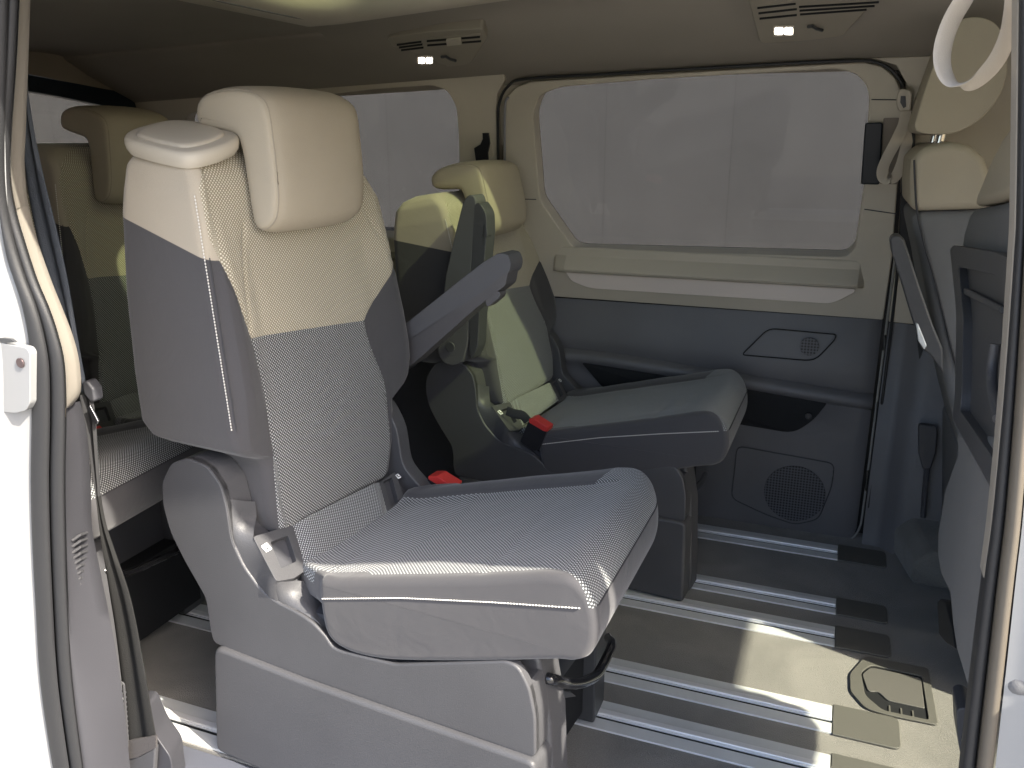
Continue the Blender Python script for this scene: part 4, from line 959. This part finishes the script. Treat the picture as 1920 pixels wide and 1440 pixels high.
# ================================================================== FRONT SEATS (seen from behind, right edge)
def P3(pts, f): return [Vector(f(px, py)) for px, py in pts]
def fprism(name, pts, f, off, m, par, bevel=0.0, rnd=0.0, segs=3, smooth=True):
    q = P3(pts, f)
    if rnd: q = roundpoly(q, rnd, 4)
    o = part(name, MB().prism(q, off), m, None, bevel=bevel, segs=segs, smooth=smooth)
    return adopt(o, par)
dv = empty('front_seat', (0.30, 2.08, 0), 0, 'front seat beside the far side, seen from behind with its headrest on chrome posts', 'front seat', 'front seats seen from behind')
fy = lambda px, py: ony(px, py, 1.89)
up = [(1709, 300), (1718, 284), (1745, 271), (1785, 266), (1820, 272), (1846, 295), (1862, 340), (1870, 392), (1707, 397), (1706, 340)]
fprism('backrest', up, fy, (0.0, 0.40, 0), M['beige_fabric'], dv, bevel=0.028, segs=5)
lo = [(1707, 398), (1871, 393), (1890, 520), (1890, 900), (1815, 900), (1790, 800), (1752, 640), (1728, 500), (1712, 430)]
fprism('backrest_lower', lo, fy, (0.0, 0.40, 0), M['grey_fabric'], dv, bevel=0.022, segs=4)
fprism('seat_base', [(1800, 850), (1900, 850), (1900, 1240), (1795, 1240)], fy, (0, 0.40, 0), M['grey_fabric'], dv, bevel=0.02)
hp = [(1714, 236), (1730, 180), (1748, 128), (1772, 60), (1800, 34), (1840, 30), (1872, 45), (1888, 90), (1890, 140), (1872, 188), (1835, 228), (1790, 252), (1740, 252), (1718, 247)]
h = fprism('headrest', hp, lambda px, py: ony(px, py, 1.93), (0, 0.26, 0), M['beige_fabric'], dv, bevel=0.026, segs=5, rnd=0.02)
for x, y in ((1762, 1.98), (1775, 2.13)):
    a = ony(1762, 240, y); adopt(part('post', MB().tube([ony(1770, 226, 2.0) + Vector((0, y - 2.0, 0)), ony(1757, 278, 2.0) + Vector((0, y - 2.0, 0))], 0.009, 12), M['chrome'], dv), dv)
sm1 = [(1708, 300), (1710, 350), (1714, 400), (1728, 462), (1748, 530), (1775, 640), (1790, 700)]
adopt(part('seam', MB().tube(spline([ony(px + 6, py, 1.888) for px, py in sm1], 4), 0.0022, 6), M['seam_dark']), dv)
ar = fprism('armrest', [(1668, 450), (1674, 442), (1686, 441), (1697, 452), (1722, 530), (1748, 606), (1768, 655), (1769, 700), (1742, 664), (1728, 655), (1712, 605), (1688, 525), (1672, 475)], lambda px, py: ony(px, py, 1.82), (0, 0.05, 0), M['plastic'], dv, bevel=0.008)
fprism('tilt_button', [(1717, 606), (1722, 608), (1738, 648), (1733, 656), (1722, 640)], lambda px, py: ony(px, py, 1.812), (0, 0.02, 0), M['alu'], dv, bevel=0.003)

ps = empty('front_seat', (0.32, 1.22, 0), 0, 'closest front seat at the right edge with a grey plastic shell on its back', 'front seat', 'front seats seen from behind')
fx = lambda px, py: onx(px, py, 0.19)
fprism('backrest', [(1905, 212), (1900, 222), (1878, 255), (1856, 300), (1836, 350), (1819, 387), (1860, 379), (1905, 362)], fx, (0.16, 0, 0), M['beige_fabric'], ps, bevel=0.02, segs=4)
fprism('backrest_lower', [(1819, 389), (1860, 381), (1905, 364), (1905, 700), (1895, 1000), (1790, 880), (1797, 760), (1790, 600), (1800, 480), (1807, 430)], fx, (0.16, 0, 0), M['grey_fabric'], ps, bevel=0.02, segs=4)
fprism('seat_base', [(1790, 800), (1793, 850), (1771, 912), (1757, 1000), (1756, 1050), (1762, 1085), (1779, 1122), (1784, 1180), (1791, 1228), (1812, 1300), (1880, 1300), (1905, 900), (1900, 820)], lambda px, py: onx(px, py, 0.183), (0.35, 0, 0), M['grey_fabric'], ps, bevel=0.03, segs=5)
fs2 = lambda px, py: onx(px, py, 0.176)
so_ = roundpoly(P3([(1781, 468), (1787, 460), (1862, 472), (1905, 488), (1905, 1000), (1856, 914), (1786, 786), (1790, 742), (1793, 588)], fs2), [0.008, 0.008, 0, 0, 0, 0.015, 0.012, 0.012, 0.03], 4)
si_ = roundpoly(P3([(1797, 500), (1865, 516), (1885, 560), (1878, 860), (1862, 860), (1800, 770), (1803, 735), (1806, 600)], lambda px, py: onx(px, py, 0.176)), 0.008, 4)
adopt(holed('back_shell', so_, si_, (0.018, 0, 0), M['plastic'], None, bevel=0.006), ps)
fprism('shell_panel', [(1790, 490), (1890, 510), (1890, 880), (1858, 880), (1796, 775), (1800, 600)], lambda px, py: onx(px, py, 0.188), (0.004, 0, 0), M['plastic'], ps)
fprism('shell_ledge', [(1799, 537), (1812, 541), (1874, 573), (1874, 588), (1805, 552)], lambda px, py: onx(px, py, 0.180), (0.006, 0, 0), M['plastic'], ps, bevel=0.003)
gp = [(1866, 645), (1860, 690), (1861, 735), (1872, 785)]
adopt(part('grab_handle', MB().tube(spline([onx(px, py, 0.176) for px, py in gp], 5), 0.006, 10), M['plastic']), ps)
fprism('base_dark_gap', [(1757, 1128), (1763, 1122), (1772, 1128), (1786, 1180), (1790, 1216), (1772, 1205), (1760, 1190)], lambda px, py: onx(px, py, 0.205), (0.04, 0, 0), M['void'], ps, bevel=0.003)  # darkness of the gap by the seat rail, painted as a black slab
o = part('foot_guard', MB().prism(roundpoly(P3([(1793, 1330), (1812, 1326), (1835, 1345), (1835, 1440), (1806, 1440), (1796, 1390)], lambda px, py: ony(px, py, 1.18)), 0.01), (0, 0.06, 0)), M['plastic_dark'], ps and None, bevel=0.005)
adopt(o, ps)

# unseen dashboard, and a console added to block sun between the seats
mc = empty('sun_block_console', (0.62, 1.73, 0), 0, 'dark unseen console added between the front seats to block sun', 'console')
adopt(part('console_body', MB().prism(roundpoly([(0.40, 1.615, 0.0), (0.40, 1.615, 0.60), (0.66, 1.615, 0.66), (0.95, 1.615, 0.92), (1.1, 1.615, 0.82), (1.1, 1.615, 0.0)], 0.03), (0, 0.25, 0)), M['plastic_dark'], bevel=0.02), mc)
db = empty('dashboard', (1.25, 1.6, 0), 0, 'dark dashboard across the front of the cabin', 'dashboard')
adopt(part('dash_top', MB().prism(roundpoly([(1.10, 0.85, 0.0), (1.08, 0.85, 0.66), (1.15, 0.85, 0.78), (1.9, 0.85, 0.80), (1.9, 0.85, 0.0)], 0.03), (0, 1.5, 0)), M['plastic_dark'], bevel=0.02), db)
adopt(part('sun_block_header', MB().prism([(0.92, 0.85, 1.345), (0.98, 0.85, 1.20), (1.12, 0.85, 1.18), (1.14, 0.85, 1.50), (0.92, 0.85, 1.50)], (0, 1.48, 0)), M['headliner'], bevel=0.01), db)  # unseen header, hung low to cut sun off the carpet
adopt(part('windscreen', slab([(1.10, 0.85, 1.38), (1.10, 2.33, 1.38), (1.9, 2.33, 0.82), (1.9, 0.85, 0.82)], (0.004, 0, 0.004)), M['screen_glass'], smooth=False), db)
# front door beyond the pillar
fd = empty('front_door', (0.8, 2.32, 0), 0, 'far front door with its window, glimpsed between the front seats', 'door')
wi2 = roundpoly([W(0.40, 0.74), W(0.95, 0.74), W(0.95, 1.20), W(0.385, 1.20)], 0.04, 4)
adopt(holed('window_surround', [W(0.348, 0.615), W(1.1, 0.615), W(1.1, 1.238), W(0.338, 1.238)], wi2, (0, 0.04, 0.011), M['beige_plastic'], None, bevel=0.004), fd)
adopt(part('window', slab([W(x, z) + Vector((0, 0.03, 0.008)) for x, z in ((0.37, 0.7), (1.0, 0.7), (1.0, 1.22), (0.37, 1.22))], (0, 0.005, 0)), M['side_glass'], smooth=False), fd)
adopt(part('lower_panel', MB().box((0.348, 2.30, 0.0), (1.1, 2.36, 0.612)), M['door_grey']), fd)

# ================================================================== BELTS AND STRAPS
def ribbon(name, path, wid, th, upv, m, par=None, n=5):
    o = part(name, MB().tube(spline(path, n), th, 12, rz=wid, up=upv), m, None, angle=60)
    return adopt(o, par) if par else o
yb = 2.10
bl = empty('seatbelt', wall(1697, 200, 0.02), 0, 'pale beige seat belt looped below its anchor on the far front pillar', 'seat belt', 'seat belts')
fprism('anchor', [(1684, 172), (1690, 166), (1707, 168), (1711, 175), (1708, 208), (1698, 214), (1684, 206), (1681, 190)], lambda px, py: wall(px, py, 0.03), (0, 0.02, 0), M['strap_beige'], bl, bevel=0.004, rnd=0.004)
fprism('anchor_slot', [(1689, 180), (1698, 180), (1699, 200), (1694, 203), (1688, 192)], lambda px, py: wall(px, py, 0.032), (0, 0.002, 0), M['plastic_dark'], bl)
ribbon('strap', [wall(px, py, d) for px, py, d in ((1699, 208, .035), (1694, 235, .04), (1680, 265, .06), (1664, 295, .07), (1655, 318, .07), (1658, 333, .065), (1672, 336, .06), (1683, 325, .055), (1694, 296, .045), (1701, 260, .035), (1704, 212, .03))], 0.0135, 0.0012, (1, 0.45, 0), M['strap_beige'], bl)
ribbon('lower_strap', [wall(px, py, 0.03) for px, py in ((1706, 210), (1703, 300), (1700, 420), (1712, 540), (1728, 620), (1738, 720), (1740, 800))], 0.001, 0.013, (0, 1, 0), M['strap'], bl)
fprism('stalk_buckle', [(1722, 800), (1726, 796), (1756, 800), (1758, 812), (1755, 850), (1745, 880), (1730, 880), (1722, 850)], lambda px, py: ony(px, py, 2.235), (0, 0.02, 0), M['plastic_dark'], bl, bevel=0.004)
adopt(part('stalk', MB().tube([ony(1738, 878, 2.245), ony(1733, 935, 2.25), ony(1731, 970, 2.25)], 0.007, 8), M['plastic_dark']), bl)

# hanging loop at the top right
lp = empty('hanging_strap', ony(1860, 0, 0.87), 0, 'pale beige strap loop hanging in the top right corner beside the near pillar', 'strap')
ribbon('loop', [ony(px, py, yy) for px, py, yy in ((1835, -60, .88), (1812, -10, .875), (1784, 40, .87), (1768, 90, .865), (1769, 130, .86), (1786, 155, .86), (1812, 158, .86), (1842, 142, .865), (1870, 110, .87), (1890, 65, .875), (1899, 10, .88), (1902, -60, .885))], 0.0125, 0.0016, (0.62, 0.78, 0), M['strap_beige'], lp)

# ================================================================== NEAR SIDE DOOR OPENING (left and right edges)
YN = 0.80
Lp = [(-12, -60), (-8, 0), (-8, 120), (-3, 255), (0, 350), (6, 430), (16, 490), (27, 525), (40, 568), (51, 625), (57, 690), (57, 780), (55, 900), (58, 1020), (64, 1134), (73, 1280), (97, 1440), (112, 1510)]
Rp = [(40, -60), (36, 0), (30, 120), (21, 255), (20, 330), (30, 395), (48, 458), (70, 525), (91, 575), (108, 625), (121, 685), (124, 780), (122, 900), (124, 1020), (128, 1134), (137, 1280), (157, 1440), (168, 1510)]
In = [(60, -60), (57, 0), (53, 120), (48, 255), (46, 310), (52, 385), (70, 455), (94, 525), (116, 580), (135, 630), (147, 680), (150, 730), (146, 750), (124, 765)]
def at_y(pts, y): return [ony(px, py, y) for px, py in pts]
M['trimgrey'] = mat('pillar_grey_plastic', (0.044, 0.044, 0.051), 0.5, grain=0.3, gscale=800, var=0.05)
op = empty('door_opening', (-0.95, 0.80, 0), 0, 'near door opening edge at the left: white body, grey rubber seals and beige pillar trim', 'door frame')
mid = [((a[0] * 0.42 + b_[0] * 0.58), a[1] * 0.42 + b_[1] * 0.58) for a, b_ in zip(Lp, Rp)]
def band(A, B, y, name, m, bulge=0.012, par=op, n=9):
    """rounded rubber band between two measured edges, standing proud of the plane y"""
    a3 = spline(at_y(A, y), 4); b3 = spline(at_y(B, y), 4); rows = []
    for p, q in zip(a3, b3):
        r = []
        for k in range(n):
            t = math.pi * k / (n - 1); c = (p + q) / 2; h_ = (q - p) / 2
            r.append(c - h_ * math.cos(t) + Vector((0, -bulge * math.sin(t), 0)))
        bk_ = Vector((-0.026 if q.x < -0.3 else 0, 0.02, 0))
        r.append(q + bk_); r.append(p + bk_)
        rows.append(r)
    return adopt(part(name, MB().loft(rows, True, True), m, None, angle=70), par)
mA = [(x - 2, y) for x, y in mid]; mB = [(x + 3, y) for x, y in mid]
band([(x + 6, y) for x, y in Lp], mA, YN - 0.01, 'outer_seal', M['rubber'], 0.010)
band(mB, [(x - 2, y) for x, y in Rp], YN, 'inner_seal', M['rubber'], 0.008)
a3 = spline(at_y(Lp, YN - 0.004), 4); b3 = spline(at_y([(x + 1, y) for x, y in Rp], YN + 0.006), 4)
adopt(part('seal_channel', MB().loft([[p, q, q + Vector((-.03, .02, 0)), p + Vector((-.03, .02, 0))] for p, q in zip(a3, b3)], True, True), M['rubber_dark']), op)
# white body sheet left of the seals with the striker recess
wl = spline(at_y([(x + 7, y) for x, y in Lp], YN - 0.012), 4)
rows = []
for p in wl:
    rows.append([p + Vector((0, 0.004, 0)), p + Vector((-0.008, -0.004, 0)), p + Vector((-0.03, -0.010, 0)), p + Vector((-0.045, -0.030, 0)), p + Vector((-0.065, -0.075, 0)), p + Vector((-0.30, -0.085, 0))])
adopt(part('body_panel', MB().loft(rows, False, False), M['white_paint'], angle=60), op)
fprism('striker_plate', [(-30, 640), (0, 640), (12, 645), (50, 652), (56, 662), (56, 756), (48, 770), (30, 775), (-30, 770)], lambda px, py: ony(px, py, YN - 0.030), (0, 0.012, 0), M['white_paint'], op, bevel=0.004, rnd=0.004)
fprism('striker_shadow_gap', [(-30, 632), (2, 634), (20, 636), (28, 642), (10, 643), (-30, 641)], lambda px, py: ony(px, py, YN - 0.0305), (0, 0.004, 0), M['steel_dark'], op)
p = ony(40, 680, YN - 0.030)
adopt(part('bolt', MB().tube([p, p + Vector((0, -0.003, 0))], 0.0068, 16), mat('bolt_steel', (0.12, 0.09, 0.09), 0.35, metal=0.6), None, bevel=0.001), op)
# beige pillar trim and grey lower trim, both reaching back into the cabin
def trimrows(A, B, y0, y1, bul):
    a3 = spline(at_y(A, y0), 4); b3 = spline(at_y(B, y1), 4); rows = []
    for p, q in zip(a3, b3):
        r = [p + (q - p) * (k / 6) + Vector((0, -bul * math.sin(math.pi * k / 6), 0)) for k in range(7)]
        r.append(q + Vector((-0.045, 0.03, 0))); r.append(q + Vector((-0.18, 0.08, 0)))
        rows.append(r)
    return rows
Rt = Rp[:12]; It = In[:12]
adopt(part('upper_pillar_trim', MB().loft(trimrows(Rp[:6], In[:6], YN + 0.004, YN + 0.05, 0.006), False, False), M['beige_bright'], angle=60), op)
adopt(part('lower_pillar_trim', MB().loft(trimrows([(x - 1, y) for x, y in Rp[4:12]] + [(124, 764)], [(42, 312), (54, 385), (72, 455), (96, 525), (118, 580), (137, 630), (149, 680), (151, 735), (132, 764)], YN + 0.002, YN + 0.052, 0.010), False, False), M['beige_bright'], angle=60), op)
GR = [(122, 752), (122, 820), (121, 900), (123, 1020), (127, 1134), (136, 1280), (156, 1440), (166, 1510)]
GI = [(150, 752), (163, 810), (170, 900), (173, 990), (190, 1080), (214, 1200), (232, 1320), (244, 1440), (250, 1510)]
adopt(part('grey_trim', MB().loft(trimrows(GR, GI, YN + 0.004, YN + 0.075, 0.022), False, False), M['trimgrey'], angle=60), op)
rb2 = MB()
for i in range(14):
    py = 1005 + i * 11.5; rb2.tube([ony(136 + max(0, (i - 6)) * 0.8, py + 8, YN + 0.028), ony(150, py - 2, YN + 0.034), ony(163 - max(0, i - 9) * 2.5, py - 6, YN + 0.058)], 0.0022, 6)
for i_ in range(1):
    pass
adopt(part('ribbed_vent', rb2, M['plastic']), op)
# sill scuff and lower corner trim where the belt is anchored
fprism('lower_corner_trim', [(250, 1330), (272, 1332), (292, 1380), (320, 1420), (330, 1500), (215, 1500), (225, 1420)], lambda px, py: ony(px, py, 0.90), (-0.02, 0.05, 0), M['trimgrey'], op, bevel=0.010, rnd=0.01)
vg = roundpoly(P3([(217, 1284), (225, 1278), (232, 1282), (240, 1400), (233, 1405), (226, 1400)], lambda px, py: ony(px, py, 0.885)), 0.004)
adopt(part('vent_frame', MB().tube(vg + [vg[0]], 0.002, 6, cap=False), M['plastic']), op)
b = MB()
for i in range(12):
    py = 1292 + i * 9; b.tube([ony(220 + i * 0.9, py, 0.886), ony(236 + i * 0.6, py + 7, 0.888)], 0.0018, 6)
adopt(part('vent_ribs', b, M['plastic_dark']), op)

# seat belt at the near left
sb = empty('seatbelt', (-1.0, 0.93, 0.05), 0, 'dark grey seat belt running down the left side to its floor anchor', 'seat belt', 'seat belts')
def strapstrip(L_, R_, y, name, m, yo=None, cur=0.006):
    ys = y if isinstance(y, (list, tuple)) else [y] * len(L_)
    a3 = spline([ony(px, py, yy) for (px, py), yy in zip(L_, ys)], 4); b3 = spline([ony(px, py, yy) for (px, py), yy in zip(R_, ys)], 4)
    rows = []
    for p, q in zip(a3, b3):
        t = [p.lerp(q, k / 8) + Vector((0, -0.0035 * math.sin(k / 8 * math.pi * 3), 0)) for k in range(9)]
        rows.append(t + [v + Vector((0, 0.002, 0)) for v in reversed(t)])
    return adopt(part(name, MB().loft(rows, True, True), m, None, angle=50), sb)
strapstrip([(44, 150), (44, 255), (50, 340), (66, 430), (88, 520), (112, 600), (134, 680), (146, 735)], [(47, 150), (64, 255), (82, 340), (104, 430), (124, 520), (138, 600), (152, 680), (163, 735)], [0.98, .97, .96, .95, .94, .935, .93, .93], 'upper_strap', mat('blue_grey_webbing', (0.055, 0.066, 0.085), 0.6, grain=0.8, gscale=700))
strapstrip([(150, 740), (158, 790), (168, 850), (178, 910), (182, 935)], [(172, 740), (178, 790), (182, 850), (186, 910), (187, 935)], 0.93, 'middle_strap', M['strap'])
strapstrip([(182, 930), (187, 985), (194, 1040), (205, 1110), (216, 1180), (226, 1260), (233, 1330), (238, 1395)], [(187, 930), (198, 985), (216, 1040), (240, 1110), (256, 1180), (270, 1260), (282, 1330), (292, 1385)], [.93, .925, .92, .915, .91, .90, .895, .89], 'lower_strap', mat('grey_webbing', (0.020, 0.020, 0.020), 0.85, grain=0.8, gscale=700, spec=0.08))
fprism('stitched_end', [(237, 1390), (292, 1380), (292, 1402), (258, 1420), (240, 1424)], lambda px, py: ony(px, py, 0.885), (0, 0.004, 0), mat('stitch_dark', (0.06, 0.055, 0.055), 0.9, grain=1.0, gscale=500), sb)
fprism('anchor_bracket', [(238, 1415), (262, 1418), (291, 1400), (288, 1450), (240, 1450)], lambda px, py: ony(px, py, 0.888), (0, 0.01, 0), M['plastic'], sb, bevel=0.003)
fprism('guide', [(152, 716), (162, 714), (174, 730), (177, 752), (170, 756), (156, 740)], lambda px, py: ony(px, py, 0.925), (0, 0.02, 0), M['plastic_dark'], sb, bevel=0.004)
fprism('tongue', [(163, 764), (168, 760), (184, 790), (181, 796), (176, 794)], lambda px, py: ony(px, py, 0.922), (0, 0.004, 0), M['chrome'], sb, bevel=0.001)

bk2 = empty('seatbelt_buckle', ony(180, 815, 1.46), 0, 'small black buckle with a red button between the rear seats, by the belt tongue', 'belt buckle', 'seat belt buckles')
fprism('release_button', [(174, 802), (180, 808), (189, 817), (184, 824), (172, 830)], lambda px, py: ony(px, py, 1.36), (0, 0.02, 0), M['red'], bk2, bevel=0.001)
fprism('housing', [(170, 824), (186, 822), (184, 860), (172, 862)], lambda px, py: ony(px, py, 1.362), (0, 0.02, 0), M['black'], bk2, bevel=0.002)

# front edge of the opening (right side of the photo)
pr_ = empty('front_pillar', (0.12, 0.80, 0), 0, 'near front pillar edge at the far right with pale trim, grey seal and white body', 'door frame')
Q = [(1906, -60), (1905, 0), (1903, 200), (1900, 400), (1896, 480), (1884, 660), (1871, 825), (1856, 981), (1843, 1080), (1822, 1250), (1800, 1440), (1792, 1520)]
def sh(d0, d1, lo=0, hi=None): return [(x + d0 + (d1 - d0) * max(0, min(1, (y - 400) / 900)), y) for x, y in Q[lo:hi]]
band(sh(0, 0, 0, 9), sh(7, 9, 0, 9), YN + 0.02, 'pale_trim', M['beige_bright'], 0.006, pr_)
band(sh(6, 4), sh(22, 28), YN + 0.012, 'seal_lip', M['rubber'], 0.008, pr_)
band(sh(24, 32), sh(50, 62), YN + 0.004, 'outer_seal', mat('tan_rubber', (0.11, 0.095, 0.075), 0.45), 0.010, pr_)
a3 = spline(at_y(sh(14, 18), YN + 0.020), 4); b3 = spline(at_y(sh(120, 60), YN + 0.020), 4)
adopt(part('seal_channel', MB().loft([[p, q, q + Vector((0, .02, 0)), p + Vector((0, .02, 0))] for p, q in zip(a3, b3)], True, True), M['rubber_dark']), pr_)
a3 = spline(at_y(sh(52, 66), YN - 0.002), 4)
adopt(part('body_panel', MB().loft([[p, p + Vector((0.03, -0.004, 0)), p + Vector((0.10, -0.03, 0)), p + Vector((0.30, -0.05, 0))] for p in a3], False, False), M['white_paint']), pr_)
# inner wall of the near side beside and behind the opening, and the header above it
ns = empty('near_side_wall', (-1.5, 0.85, 0)); tag(ns, kind='structure')
adopt(part('rear_quarter', MB().box((-2.14, 0.74, 0.0), (-1.22, 0.90, 1.27)), M['beige_plastic']), ns)
adopt(part('header', MB().box((-2.14, 0.72, 1.29), (1.1, 0.84, 1.33)), M['beige_plastic'], bevel=0.01), ns)
adopt(part('front_lower', MB().box((0.30, 0.74, 0.0), (1.1, 0.90, 0.66)), M['beige_plastic']), ns)
